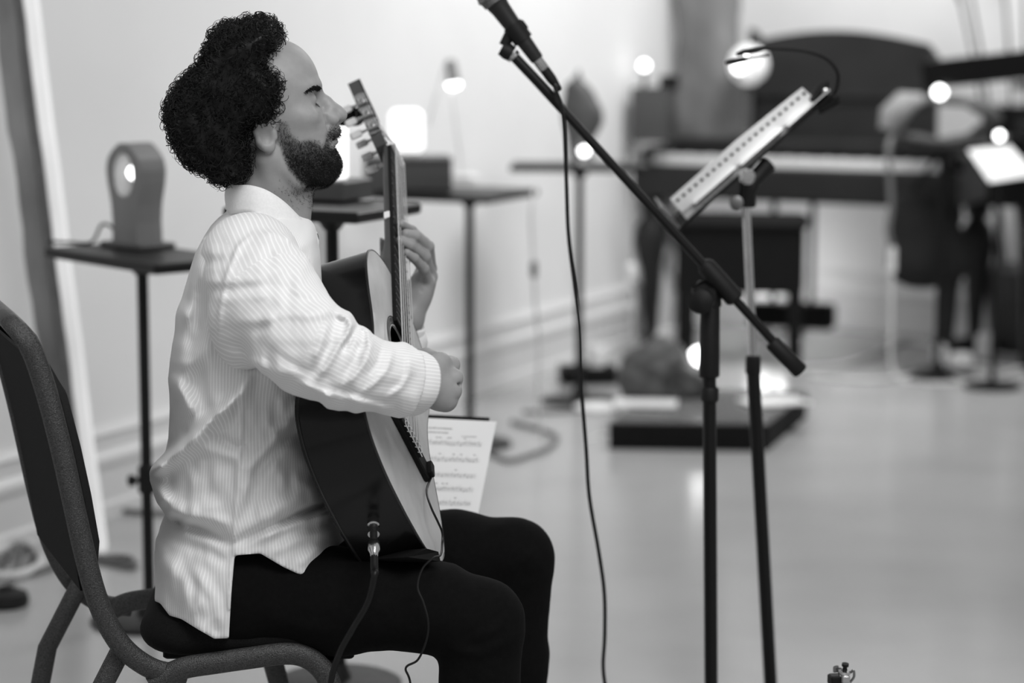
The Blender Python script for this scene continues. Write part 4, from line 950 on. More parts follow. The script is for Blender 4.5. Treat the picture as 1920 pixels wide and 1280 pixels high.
def bk(tab, z, c): return np.interp(z, tab[:, 0], tab[:, c])
def head_field():
    v = Vol((-.135, -.105, -.155), (.13, .105, .245), .0017)
    # cranium
    v.ell(hl(478, 184), (.089, .075, .085), .012)
    v.ell(hl(530, 160), (.052, .062, .062), .03)
    # face block: superellipse sections from jaw line to the front of the face
    T = np.array([(352, 592, 603, .012), (349, 580, 612, .020), (342, 562, 622, .031), (331, 545, 629, .040), (316, 527, 633.5, .047), (303, 512, 634, .051), (290, 500, 632, .0545), (278, 495, 630, .057), (262, 490, 628, .060), (248, 485, 625, .063), (236, 480, 621, .0655), (222, 478, 614, .068), (205, 475, 605, .069), (190, 472, 598, .0685), (178, 470, 594.5, .068), (166, 470, 595, .0685), (158, 470, 593.5, .069), (144, 470, 583.5, .069), (128, 470, 569.5, .067), (109, 470, 553, .062), (97, 470, 537, .052), (88, 470, 515, .040)], float)
    tz = (350-T[:, 0])/SH
    def face(x, y, z):
        x0 = np.interp(z, tz, (T[:, 1]-500)/SH); x1 = np.interp(z, tz, (T[:, 2]-500)/SH); a = np.interp(z, tz, T[:, 3])
        c = x0*.62+x1*.38; f = x1-c; b = c-x0; X = x-c
        rx = np.where(X > 0, f, b); k = (np.abs(X)/rx)**2.25+(np.abs(y)/a)**2.25
        d = (k**(1/2.25)-1)*np.minimum(rx, a)
        zz = np.maximum(z-tz[-1], tz[0]-z)
        return np.maximum(d, zz)
    v.op(face, (-.1, -.09, (350-352)/SH-.01), (.14, .09, (350-88)/SH+.01), .012)
    # neck
    v.chain([hl(492, 300), hl(497, 370), hl(492, 450), hl(487, 520)], [.050, .050, .052, .055], .02)
    v.chain([hl(528, 330), hl(532, 375), hl(530, 440)], [.036, .036, .04], .02)
    v.ell(hl(565, 378), (.010, .012, .014), .01)       # larynx
    for s in (-1, 1):
        v.cap(hl(498, 295, s*.05), hl(545, 420, s*.018), .014, .012, .016)     # neck muscle
        v.cap(hl(505, 283, s*.052), hl(560, 335, s*.041), .010, .012, .016)    # jaw edge
        v.ell(hl(568, 216, s*.051), (.020, .013, .011), .018)                  # cheekbone
        v.cap(hl(594, 160, s*.010), hl(577, 162, s*.046), .0075, .006, .010)   # brow
    # eye sockets, lids
    for s in (-1, 1):
        v.ell(hl(600, 184, s*.030), (.017, .015, .010), .012, sub=True)
        v.ell(hl(578.5, 186, s*.032), (.0128, .0135, .0125), .006)
        v.cap(hl(594.5, 191, s*.022), hl(585, 188.4, s*.040), .0015, .0008, .002, sub=True)
        v.cap(hl(593, 178, s*.020), hl(584, 175, s*.040), .0011, .0007, .003, sub=True)
    # nose
    v.cap(hl(593, 176), hl(613, 192), .0085, .0085, .010)
    v.cap(hl(613, 192), hl(634, 209), .0085, .0095, .006)
    v.ell(hl(640.5, 216.5), (.0098, .0105, .0095), .006)
    v.cap(hl(634, 226), hl(626, 232), .006, .006, .006)
    for s in (-1, 1):
        v.ell(hl(622, 223, s*.0125), (.0125, .0075, .0095), .004)
        v.cap(hl(622, 205, s*.008), hl(612, 215, s*.013), .006, .006, .008)
        v.ell(hl(632, 231, s*.0085), (.0065, .0032, .003), .0015, M=np.array([[.95, 0, .3], [0, 1, 0], [-.3, 0, .95]]), sub=True)
        v.cap(hl(611, 217, s*.0215), hl(612, 233, s*.0205), .0016, .0014, .004, sub=True)      # crease round the wing
        v.cap(hl(611, 236, s*.024), hl(606, 258, s*.032), .002, .0015, .008, sub=True)        # nasolabial fold
    # mouth
    v.ell(hl(627, 247), (.0105, .020, .009), .008)
    v.ell(hl(626, 253), (.009, .019, .0045), .004)
    v.ell(hl(625, 266), (.0085, .0175, .0058), .004)
    for s in (-1, 1): v.cap(hl(634, 259.5, s*.0), hl(618, 262, s*.024), .0016, .0014, .003, sub=True)
    v.cap(hl(637, 279, -.012), hl(637, 279, .012), .004, .004, .006, sub=True)
    v.ell(hl(619, 311), (.0155, .020, .017), .012)
    # ear
    for s in (-1, 1):
        e = [hl(514, 230, s*.071), hl(500, 221, s*.075), hl(487, 226, s*.078), hl(483, 241, s*.079), hl(488, 258, s*.077), hl(498, 270, s*.074)]
        v.ell(hl(497, 245, s*.071), (.0155, .008, .025), .006)
        v.chain(e, [.004, .0042, .0045, .0045, .0045, .005], .004)
        v.ell(hl(507, 268, s*.0715), (.0085, .006, .0105), .006)
        v.ell(hl(505, 249, s*.080), (.0095, .0065, .0125), .004, sub=True)
        v.cap(hl(515, 245, s*.069), hl(516, 252, s*.069), .005, .005, .004)
    return v
hv = head_field(); hverts, hfaces = hv.mesh()
hloc = hverts.copy(); hworld = h2w(hverts)
# beard density by position on the head (its own hair, darker toward the chin)
hpx = 500+hloc[:, 0]*SH; hpy = 350-hloc[:, 2]*SH
beard_poly = [(527, 222), (538, 226), (546, 248), (562, 262), (580, 258), (594, 262), (604, 272), (610, 262), (613, 248), (620, 238), (633, 236), (640, 238), (642, 256), (632, 259), (624, 258), (618, 264), (620, 274), (628, 276), (634, 280), (660, 285), (660, 345), (610, 352), (580, 350), (560, 335), (543, 312), (531, 285), (526, 262), (522, 240)]
bm_ = PolyMap(480, 670, 200, 380, 1.).poly(beard_poly); bd_ = bm_.sample(hpx, hpy)
beard = np.clip(.5-bd_/9., 0, 1)
beard *= np.clip(.42+.75*np.clip((hpy-245)/75, 0, 1)+.35*np.exp(-((hpx-628)/16)**2-((hpy-246)/9)**2), 0, 1)
neckst = np.clip(1-np.abs(hpy-362)/34, 0, 1)*np.clip((hpx-505)/40, 0, 1)*.30
beard = np.maximum(beard, neckst)
lipm = np.exp(-((hpx-630)/9)**2-((hpy-260)/8)**2)*(np.abs(hloc[:, 1]) < .022)
m_skin = bpy.data.materials.new('skin'); m_skin.use_nodes = True; nt = m_skin.node_tree; bs = nt.nodes['Principled BSDF']
bs.inputs['Roughness'].default_value = .48; bs.inputs['Specular IOR Level'].default_value = .35
at = nt.nodes.new('ShaderNodeAttribute'); at.attribute_name = 'beard'
nz = nt.nodes.new('ShaderNodeTexNoise'); nz.inputs['Scale'].default_value = 520; nz.inputs['Detail'].default_value = 3
tc = nt.nodes.new('ShaderNodeTexCoord'); nt.links.new(tc.outputs['Object'], nz.inputs['Vector'])
mr = nt.nodes.new('ShaderNodeMapRange'); mr.inputs[1].default_value = .35; mr.inputs[2].default_value = .65; mr.inputs[3].default_value = .8; mr.inputs[4].default_value = 1.15
nt.links.new(nz.outputs['Fac'], mr.inputs[0])
mu = nt.nodes.new('ShaderNodeMath'); mu.operation = 'MULTIPLY'; mu.use_clamp = True
nt.links.new(at.outputs['Fac'], mu.inputs[0]); nt.links.new(mr.outputs[0], mu.inputs[1])
mx = nt.nodes.new('ShaderNodeMix'); mx.data_type = 'RGBA'; sk = lin(150); hk = lin(26)
nz2 = nt.nodes.new('ShaderNodeTexNoise'); nz2.inputs['Scale'].default_value = 55; nt.links.new(tc.outputs['Object'], nz2.inputs['Vector'])
mr2 = nt.nodes.new('ShaderNodeMapRange'); mr2.inputs[1].default_value = .3; mr2.inputs[2].default_value = .7; mr2.inputs[3].default_value = sk*.93; mr2.inputs[4].default_value = sk*1.05
nt.links.new(nz2.outputs['Fac'], mr2.inputs[0])
nt.links.new(mu.outputs[0], mx.inputs['Factor']); nt.links.new(mr2.outputs[0], mx.inputs['A']); mx.inputs['B'].default_value = (hk, hk, hk, 1)
nt.links.new(mx.outputs['Result'], bs.inputs['Base Color'])
bpn = nt.nodes.new('ShaderNodeBump'); bpn.inputs['Strength'].default_value = .12; bpn.inputs['Distance'].default_value = .001
nt.links.new(nz.outputs['Fac'], bpn.inputs['Height']); nt.links.new(bpn.outputs[0], bs.inputs['Normal'])

# hands
def hand_left():
    pts = [W(735, 400, 3.75), W(840, 660, 4.02)]; lo = np.minimum(*pts)-[.03, .08, .0]; hi = np.maximum(*pts)+[.03, .05, .02]
    v = Vol(lo, hi, .0017)
    wr = W(764, 598, 3.885); mcp = [W(800, 487, 3.945), W(806, 503, 3.925), W(807, 518, 3.905), W(803, 531, 3.885)]
    for i, m_ in enumerate(mcp): v.cap(wr+[.0, (i-1.5)*-.006, .004*(1.5-i)], m_, .0165, .0115, .014)
    v.cap(wr, W(752, 650, 3.915), .025, .026, .012)
    v.ell(W(786, 545, 3.90), (.016, .02, .028), .02)
    F_ = [([mcp[0], W(796, 455, 3.915), W(772, 432, 3.885), W(752, 420, 3.862)], [.0105, .0092, .0082, .007]),
          ([mcp[1], W(803, 462, 3.880), W(780, 442, 3.855), W(761, 438, 3.845)], [.0108, .0096, .0085, .0075]),
          ([mcp[2], W(797, 481, 3.870), W(770, 459, 3.845), W(750, 451, 3.838)], [.0105, .0094, .0082, .0072]),
          ([mcp[3], W(795, 504, 3.860), W(777, 484, 3.840), W(763, 474, 3.832)], [.0095, .0085, .0075, .0066])]
    for p_, r_ in F_: 
        for i in range(3): v.cap(p_[i], p_[i+1], r_[i], r_[i+1], .0035)
    # thumb behind the neck
    th = [W(768, 570, 3.925), W(745, 535, 3.965), W(725, 488, 3.955), W(713, 455, 3.935)]
    v.cap(wr, th[1], .018, .015, .014); v.chain(th[1:], [.0135, .0115, .0085], .006)
    # creases of the palm
    v.cap(W(768, 500, 3.87), W(790, 545, 3.868), .002, .0015, .004, sub=True); v.cap(W(786, 512, 3.868), W(797, 530, 3.862), .0018, .0015, .004, sub=True)
    return v
def hand_right():
    lo = np.minimum(W(740, 640, 3.28), W(880, 800, 3.62))-[0.02, .02, .02]; hi = np.maximum(W(740, 640, 3.28), W(880, 800, 3.62))+[.02, .02, .02]
    lo = np.minimum(lo, hi); v = Vol(np.minimum(lo, W(740, 800, 3.28)), np.maximum(hi, W(880, 640, 3.62)), .0017)
    wr = W(792, 718, 3.365); mcp = [W(843, 684, 3.405), W(849, 708, 3.385), W(846, 733, 3.378), W(836, 754, 3.378)]
    for i, m_ in enumerate(mcp): v.cap(wr+[.004, 0, .012-.008*i], m_, .0185, .0122, .014)
    v.cap(W(760, 716, 3.345), wr, .027, .0255, .012)
    v.ell(W(825, 738, 3.372), (.02, .014, .022), .014)
    pip = [W(843, 687, 3.447), W(851, 709, 3.432), W(847, 735, 3.424), W(836, 757, 3.418)]
    dip = [W(812, 692, 3.475), W(818, 712, 3.468), W(818, 735, 3.46), W(812, 754, 3.45)]
    tip = [W(790, 694, 3.50), W(794, 710, 3.495), W(797, 730, 3.488), W(800, 747, 3.478)]
    for i in range(4):
        v.ell(mcp[i]+np.array([.004, -.002, .001]), (.0105, .0105, .0105), .007)
        v.chain([mcp[i], pip[i], dip[i], tip[i]], [.0118, .0098, .0085, .0072], .004)
    th = [W(800, 696, 3.365), W(826, 678, 3.385), W(800, 667, 3.42), W(776, 662, 3.455)]
    v.cap(th[0], th[1], .016, .0125, .012); v.chain(th[1:], [.0125, .0105, .0085], .006)
    for i in range(3): v.cap((mcp[i]+mcp[i+1])/2+np.array([.008, -.006, 0]), (mcp[i]*.5+mcp[i+1]*.5)*.6+wr*.4+np.array([.0, -.012, 0]), .0022, .0016, .007, sub=True)
    # tendon ridges
    for i in range(1, 4): v.cap(mcp[i]+np.array([0, -.009, .0]), mcp[i]*.45+wr*.55+np.array([.0, -.014, 0]), .0028, .002, .005)
    return v
lv, lf = hand_left().mesh(); rv, rf = hand_right().mesh()
# trunk, arms and legs below the clothes (coarse)
hipn, hipf = W(435, 1105, 3.46), W(452, 1060, 3.70)
knn, knf = W(902, 1165, 3.46), W(965, 1046, 3.80)
ankn = np.array([knn[0]-.005, knn[1]+.0, .09]); ankf = np.array([knf[0]-.012, knf[1]+.02, .09])
shn, shf = W(476, 490, 3.425), W(492, 470, 3.735)
eln, wrn = W(580, 655, 3.275), W(792, 718, 3.365)
elf, wrf = W(722, 800, 3.90), W(764, 598, 3.885)
v = Vol((-.75, 3.15, .02), (.2, 4.05, 1.16), .011)
pel = (hipn+hipf)/2; ch_ = W(468, 620, YP)
v.cap(pel+[.01, 0, .03], ch_, .085, .09, .05); v.cap(ch_+[0, -.06, 0], ch_+[0, .06, 0], .085, .085, .05); v.cap(shn+[.01, .02, -.03], shf+[.01, -.02, -.03], .04, .04, .04); v.cap(ch_, W(480, 440, YP), .085, .045, .05)
for h_, k_, a_ in ((hipn, knn, ankn), (hipf, knf, ankf)):
    v.chain([h_, k_, a_], [.07, .048, .035], .02); v.cap(a_-[.02, 0, .04], a_+[.13, -.0, -.05], .03, .026, .02)
for s_, e_, w_ in ((shn, eln, wrn), (shf, elf, wrf)): v.chain([s_, e_, w_], [.045, .038, .024], .02)
bv, bf = v.mesh()
V_ = np.vstack([hworld, lv, rv, bv]); o1, o2, o3 = len(hworld), len(hworld)+len(lv), len(hworld)+len(lv)+len(rv)
F_ = np.vstack([hfaces, lf+o1, rf+o2, bf+o3])
body = mesh_obj('body', V_, F_, m_skin, person, True)
att = np.zeros(len(V_)); att[:o1] = np.clip(beard+.35*lipm, 0, 1); set_attr(body, 'beard', att)

# ------------------------------------------------------------------ hair
m_hair = mat('black_hair', 11, .5, noise=80, g2=7, spec=.28)
hair_poly = [(540, 99), (533, 82), (535, 66), (527, 44), (512, 33), (490, 31), (470, 33), (452, 42), (432, 42), (416, 50), (402, 66), (390, 86), (384, 108), (366, 130), (348, 146), (332, 162), (320, 186), (311, 208), (314, 232), (322, 256), (332, 280), (346, 302), (368, 316), (392, 330), (408, 348), (432, 342), (452, 344), (468, 332), (478, 310), (480, 288), (481, 272), (476, 254), (482, 244), (496, 240), (512, 242), (524, 234), (531, 214), (538, 188), (545, 168), (546, 148), (537, 134), (526, 124), (518, 114), (520, 104), (528, 98)]
hp = PolyMap(280, 560, 10, 370, 2.).poly(hair_poly)
v = Vol((-.165, -.135, -.01), (.045, .135, .265), .0045)
x, y, z = v.grid((slice(None),)*3); PXh = 500+x*SH+0*z; PYh = 350-z*SH+0*x
sd_ = hp.sample(PXh[:, 0, :], PYh[:, 0, :])[:, None, :]
dd_ = np.clip(-(sd_+8)/40., 0, 1); Th = .114*np.sqrt(np.maximum(1-(1-dd_)**2, 0))
lump = .006*np.sin(x*95+3*np.sin(y*60))*np.sin(z*105+2*np.sin(x*70))*np.sin(y*90+1.)
v.F = np.where(sd_ > -8, sd_/SH+.0065, np.abs(y)-Th+lump).astype(np.float32)
hb, hbf = v.mesh(); hair = mesh_obj('hair', h2w(hb), hbf, m_hair, person, True)
# curls: helices seated in the surface of the hair
a_, b_, c_ = hb[hbf[:, 0]], hb[hbf[:, 1]], hb[hbf[:, 2]]
fn_ = np.cross(b_-a_, c_-a_); ar = np.linalg.norm(fn_, axis=1); nr = fn_/(ar[:, None]+1e-12)
vis = np.where(nr[:, 1] < .25, 1., .25)
pick = rng.choice(len(hbf), 5200, p=ar*vis/(ar*vis).sum()); pos = a_[pick]; nn_ = nr[pick]
K = 20; sidesn = 3; verts = []; faces = []
tt = np.linspace(0, 1, K)
for i in range(len(pick)):
    n0 = nn_[i]; t0 = np.cross(n0, rng.normal(size=3)); t0 /= np.linalg.norm(t0); u0 = np.cross(n0, t0)
    axd_ = n0*rng.uniform(-.3, .9)+t0; axd_ /= np.linalg.norm(axd_); e1_ = np.cross(axd_, u0); e1_ /= np.linalg.norm(e1_); e2_ = np.cross(axd_, e1_)
    R = rng.uniform(.004, .0105); turns = rng.uniform(.9, 2.0); Lc = rng.uniform(.008, .028); ph = rng.uniform(0, 6.28)
    rad_ = R*(1-.25*tt)
    p = pos[i]-n0*rng.uniform(-.0055, .009)+axd_*((tt-.5)*Lc)[:, None]+e1_*(rad_*np.cos(ph+turns*6.283*tt))[:, None]+e2_*(rad_*np.sin(ph+turns*6.283*tt))[:, None]
    T = np.gradient(p, axis=0); T /= np.linalg.norm(T, axis=1)[:, None]; Nn = np.cross(T, axd_); Nn /= np.linalg.norm(Nn, axis=1)[:, None]+1e-9; Bn = np.cross(T, Nn)
    th = rng.uniform(.0004, .0009)*(1-.55*tt)
    ring_ = np.stack([p+th[:, None]*(math.cos(2.094*k)*Nn+math.sin(2.094*k)*Bn) for k in range(3)], 1)
    verts.append(ring_.reshape(-1, 3))
base_f = np.array([(i*3+k, i*3+(k+1) % 3, (i+1)*3+(k+1) % 3, (i+1)*3+k) for i in range(K-1) for k in range(3)])
CV = h2w(np.concatenate(verts)); CF_ = np.concatenate([base_f+i*K*3 for i in range(len(verts))])
curls = mesh_obj('curls', CV, CF_, m_hair, hair, True); curls['kind'] = 'stuff'
# beard and moustache bristles
def bristles(name, prob, count, ln, seed, thick=.00022, parent=person):
    rg = np.random.default_rng(seed); tri = hfaces; A = hloc[tri[:, 0]]; B = hloc[tri[:, 1]]; Cc_ = hloc[tri[:, 2]]; n_ = np.cross(B-A, Cc_-A); ar_ = np.linalg.norm(n_, axis=1); n_ /= ar_[:, None]+1e-12
    w_ = ar_*prob[tri[:, 0]]; pk = rg.choice(len(tri), count, p=w_/w_.sum()); uu = rg.random((count, 2)); P0 = A[pk]+(B-A)[pk]*uu[:, :1]*.9+(Cc_-B)[pk]*uu[:, 1:]*.5
    down = np.array([.25, 0, -1.]); L_ = rg.uniform(*ln, count)[:, None]; d1_ = n_[pk]*.75+down*.45+rg.normal(size=(count, 3))*.35; d1_ /= np.linalg.norm(d1_, axis=1)[:, None]
    d2_ = n_[pk]*.15+down*.8+rg.normal(size=(count, 3))*.55; d2_ /= np.linalg.norm(d2_, axis=1)[:, None]
    p1_ = P0+d1_*L_*.5; p2_ = p1_+d2_*L_*.5; sd1 = np.cross(d1_, [0, 1., .2]); sd1 /= np.linalg.norm(sd1, axis=1)[:, None]; sd2 = np.cross(d1_, sd1)
    q_ = np.stack([P0+sd1*thick, P0-sd1*thick*.5+sd2*thick, P0-sd1*thick*.5-sd2*thick, p1_+sd1*thick*.8, p1_-sd1*thick*.4+sd2*thick*.8, p1_-sd1*thick*.4-sd2*thick*.8, p2_], 1)
    ff_ = [(0, 1, 4, 3), (1, 2, 5, 4), (2, 0, 3, 5)]; f3 = [(3, 4, 6), (4, 5, 6), (5, 3, 6)]
    fa = []
    for i in range(count): fa += [tuple(i*7+k for k in t) for t in ff_+f3]
    o = mesh_obj(name, h2w(q_.reshape(-1, 3)), fa, m_hair, parent, True); o['kind'] = 'stuff'; return o
pb = np.clip(beard, 0, 1)**1.3*(hpy < 356); pb[hloc[:, 1] > .03] *= .2
bristles('beard', pb, 9000, (.003, .007), 3, .00014)
eb = PolyMap(540, 640, 140, 200, 1.).poly([(568, 174), (577, 164), (588, 159), (597, 158), (602, 165), (597, 168), (588, 166), (578, 170)])
pe = np.clip(-eb.sample(hpx, hpy)/2., 0, 1)*(np.abs(hloc[:, 1]) < .06)*(np.abs(hloc[:, 1]) > .006); bristles('eyebrows', pe, 900, (.004, .007), 4, .0003)
el = PolyMap(540, 640, 140, 220, 1.).poly([(577, 186), (584, 186.5), (595, 191), (598, 194), (590, 193), (582, 190)])
lash = []
for s in (-1, 1):
    mbl = MB()
    def surf(px, py, y0):
        q = hl(px, py, s*y0); i = np.argmin(((hloc-q)**2).sum(1)); return hloc[i]
    L_ = [surf(a, b_, c_) for a, b_, c_ in ((596, 192.5, .020), (593, 191.5, .026), (589, 190, .032), (585.5, 188.4, .037), (582.5, 187.3, .041))]
    P_ = h2w(np.array(L_)); mbl.tube(spline(P_, 4), [.0006]+[.0013]*15+[.0006], 6)
    for k in range(34):
        t = rng.random()*2.9; i = int(t); q = L_[i]*(1-t+i)+L_[i+1]*(t-i); e = q+np.array([.0052+.002*rng.random(), s*(.0006*(t-2)+.0005*rng.normal()), -.0034+.001*rng.normal()])
        mbl.tube(h2w(np.array([q, (q+e)/2+[.0004, 0, -.0006], e])), [.00028, .0002, .00005], 3, False)
    mbl.build('eyelashes', m_hair, person, True)
pn = neckst*(hpy > 345)*(np.abs(hloc[:, 1]) < .05); bristles('neck_stubble', pn, 350, (.002, .006), 6, .00016)
# ------------------------------------------------------------------ shirt
def cloth_mat(name, g, gs):
    m = bpy.data.materials.new(name); m.use_nodes = True; nt = m.node_tree; b = nt.nodes['Principled BSDF']; b.inputs['Roughness'].default_value = .85; b.inputs['Specular IOR Level'].default_value = .15
    a = nt.nodes.new('ShaderNodeAttribute'); a.attribute_name = 'stripe'
    mm = nt.nodes.new('ShaderNodeMath'); mm.operation = 'MULTIPLY'; mm.inputs[1].default_value = 2*math.pi/.0056; nt.links.new(a.outputs['Fac'], mm.inputs[0])
    sn = nt.nodes.new('ShaderNodeMath'); sn.operation = 'SINE'; nt.links.new(mm.outputs[0], sn.inputs[0])
    mr = nt.nodes.new('ShaderNodeMapRange'); mr.inputs[1].default_value = .3; mr.inputs[2].default_value = .85; mr.inputs[3].default_value = lin(g); mr.inputs[4].default_value = lin(gs)
    nt.links.new(sn.outputs[0], mr.inputs[0]); nt.links.new(mr.outputs[0], b.inputs['Base Color'])
    tc = nt.nodes.new('ShaderNodeTexCoord'); n = nt.nodes.new('ShaderNodeTexNoise'); n.inputs['Scale'].default_value = 700; nt.links.new(tc.outputs['Object'], n.inputs['Vector'])
    ad = nt.nodes.new('ShaderNodeMath'); ad.operation = 'MULTIPLY_ADD'; ad.inputs[1].default_value = .35; nt.links.new(n.outputs['Fac'], ad.inputs[0]); nt.links.new(mr.outputs[0], ad.inputs[2])
    bp = nt.nodes.new('ShaderNodeBump'); bp.inputs['Strength'].default_value = .14; bp.inputs['Distance'].default_value = .0008; nt.links.new(ad.outputs[0], bp.inputs['Height']); nt.links.new(bp.outputs[0], b.inputs['Normal'])
    return m
m_shirt = cloth_mat('shirt_cloth', 224, 243)
m_plain = mat('shirt_plain', 238, .8, noise=300, g2=230, spec=.15, bump=(700, .2, .0006))
shirt_T = np.array([(398, 430, 560, .05), (410, 412, 580, .075), (425, 396, 590, .10), (445, 382, 596, .135), (475, 366, 600, .165), (510, 355, 602, .185), (560, 342, 604, .197), (640, 326, 606, .20), (700, 318, 606, .195), (760, 319, 604, .19), (820, 316, 606, .188), (860, 308, 610, .188), (888, 302, 612, .188), (920, 306, 618, .187), (955, 313, 628, .186), (985, 301, 640, .19), (1030, 293, 652, .197), (1090, 292, 660, .202), (1130, 292, 655, .206), (1165, 293, 640, .208), (1215, 298, 600, .208)], float)
TX = np.array([(W(a, py, YP)[0], W(b_, py, YP)[0], W(a, py, YP)[2], hw_) for py, a, b_, hw_ in shirt_T])[::-1]
tyaw = math.radians(10)
def torso_field(inset=0.):
    v = Vol((-.62, 3.30, .40), (-.17, 3.84, 1.09), .0032)
    sl = (slice(None),)*3; x, y, z = v.grid(sl)
    zz = z[0, 0]; xa, xb, hw_ = [np.interp(zz, TX[:, 2], TX[:, k])[None, None, :] for k in (0, 1, 3)]
    xc = (xa+xb)/2; rx = (xb-xa)/2-inset; X = (x-xc); Y = (y-YP)
    Xr = X*math.cos(tyaw*.5)+Y*math.sin(tyaw*.5); Yr = -X*math.sin(tyaw*.5)+Y*math.cos(tyaw*.5)
    k = ((np.abs(Xr)/rx)**2.3+(np.abs(Yr)/(hw_-inset))**2.3)**(1/2.3)
    F = (k-1)*np.minimum(rx, hw_)
    v.F = np.maximum(F, z-TX[-1, 2]).astype(np.float32)
    return v, x, y, z
v, x, y, z = torso_field()
v.cap(shn+[-.02, .01, -.02], W(485, 442, YP-.05), .058, .046, .05); v.cap(shf+[-.02, -.01, -.02], W(485, 442, YP+.05), .058, .046, .05)
fm = Map2(250, 720, 340, 1240, 2.)
R = fm.ridge
R([(470, 700), (448, 738), (395, 790), (345, 838), (300, 872), (278, 892)], 15, 20, 10)
R([(480, 690), (455, 735), (420, 770), (360, 800)], 4, 9)
R([(300, 860), (279, 893), (298, 925), (316, 950)], 9, 18)
R([(318, 968), (350, 985), (395, 1000), (432, 1018)], -8, 10)
R([(312, 958), (350, 968), (400, 972), (435, 985)], 5, 12)
R([(440, 1020), (490, 995), (560, 965), (650, 935)], -9, 8)
R([(450, 1015), (520, 995), (600, 965), (655, 950)], 5, 12)
R([(440, 1000), (500, 965), (560, 930), (600, 890)], 5, 16)
R([(335, 720), (350, 690), (390, 650), (430, 610)], 4, 16)
R([(322, 700), (345, 745), (362, 780)], 5, 12); R([(362, 700), (385, 760), (400, 800)], -4, 14)
R([(450, 960), (470, 880), (520, 820), (570, 760)], 5, 16, 8); R([(465, 905), (510, 850), (560, 790)], -4, 12)
R([(385, 800), (430, 830), (455, 840)], -4, 9); R([(350, 830), (420, 850), (450, 860)], 3, 12)
R([(300, 940), (360, 955), (420, 950)], 4, 14)
R([(310, 1040), (345, 1100), (385, 1160)], 5, 20); R([(360, 1060), (400, 1120), (415, 1180)], 4, 12); R([(330, 1010), (400, 1040), (430, 1060)], -4, 12)
R([(470, 660), (560, 700), (590, 760)], -4, 14)
R([(500, 1040), (560, 1010), (640, 990)], 4, 12); R([(560, 1060), (600, 1020)], 3, 10)
R([(350, 560), (340, 640), (335, 700)], 4, 18); R([(380, 520), (372, 600), (360, 660)], -3, 14); R([(395, 470), (440, 440), (500, 430)], 3, 10)
# seams: side seam, arm hole, yoke, hem stitching
R([(452, 700), (452, 800), (446, 900), (440, 1000), (438, 1040)], 2.4, 5); R([(462, 700), (462, 800), (456, 900)], -1.2, 3)
R([(437, 1040), (432, 1100), (426, 1195)], 2.2, 6)
R([(375, 448), (410, 450), (450, 462)], 1.6, 3)
amb = rng.normal(size=(60, 110)); 
def smooth_noise(shape, sx_, sy_, seed):
    rg = np.random.default_rng(seed); c = rg.normal(size=(int(shape[0]/sx_)+4, int(shape[1]/sy_)+4)); i = np.arange(shape[0])/sx_; j = np.arange(shape[1])/sy_
    a = i.astype(int); b = j.astype(int); u = (i-a); w_ = (j-b); u = u*u*(3-2*u); w_ = w_*w_*(3-2*w_)
    A = c[a][:, b]; B = c[a+1][:, b]; D = c[a][:, b+1]; E_ = c[a+1][:, b+1]; u = u[:, None]; w_ = w_[None, :]
    return A*(1-u)*(1-w_)+B*u*(1-w_)+D*(1-u)*w_+E_*u*w_
fm.D += .0016*smooth_noise(fm.D.shape, 16, 30, 11)+.0008*smooth_noise(fm.D.shape, 7, 14, 12)
PXv, PYv = proj(x+0*y+0*z, y+0*x+0*z, z+0*x+0*y)
nearm = np.clip((YP-.0-y)/.05, 0, 1)
v.F -= (fm.sample(PXv, PYv)*1.6*nearm).astype(np.float32)
hem = [(200, 300), (760, 300), (760, 960), (662, 1000), (610, 1040), (566, 1079), (530, 1062), (488, 1037), (440, 1041), (434, 1110), (429, 1196), (402, 1197), (372, 1180), (340, 1160), (318, 1154), (300, 1130), (270, 1120), (200, 1100)]
hm = PolyMap(200, 760, 300, 1300, 2.).poly(hem)
v.F = np.maximum(v.F, (hm.sample(PXv, PYv)/1330.).astype(np.float32))
sv, sf = v.mesh()
shirt = mesh_obj('shirt', sv, sf, m_shirt, person, True)
xc = np.interp(sv[:, 2], TX[:, 2], (TX[:, 0]+TX[:, 1])/2); set_attr(shirt, 'stripe', np.arctan2(sv[:, 1]-YP, (sv[:, 0]-xc)*1.25)*.185+.02*sv[:, 2])
# right sleeve
S0 = [W(470, 492, 3.435), W(500, 560, 3.36), W(580, 652, 3.285), W(662, 696, 3.285), W(745, 713, 3.325), W(792, 719, 3.352)]
RS = [.072, .071, .062, .049, .045, .046]
v = Vol(np.min(S0, 0)-.10, np.max(S0, 0)+[.07, .09, .10], .0027)
v.chain(S0, RS, .03)
v.ell(W(446, 625, 3.37), (.030, .035, .05), .04)
v.ell(W(634, 612, 3.30), (.018, .03, .014), .02); v.ell(W(610, 722, 3.29), (.022, .028, .016), .02)
fs = Map2(380, 860, 400, 800, 2.); R = fs.ridge
R([(655, 588), (660, 620), (640, 640), (610, 690), (590, 715)], 5, 8, 5); R([(625, 600), (622, 640), (600, 680), (585, 700)], -4, 8); R([(612, 610), (600, 650), (588, 672)], 3, 6)
R([(700, 632), (690, 670), (668, 700), (640, 728)], 4.5, 8, 4); R([(676, 640), (668, 670), (645, 705)], -3.5, 7)
R([(735, 655), (726, 690), (705, 715), (680, 735)], 3.5, 7, 4); R([(716, 650), (708, 680), (690, 705)], -3, 6)
R([(765, 668), (766, 700), (752, 725), (725, 745)], 3, 7, 4)
R([(470, 560), (540, 540), (600, 560)], 3, 14, 8); R([(440, 540), (500, 535), (560, 540)], -3, 12)
R([(430, 600), (490, 600), (560, 590), (610, 582)], 2.5, 12); R([(500, 480), (560, 510), (590, 550)], 2, 14)
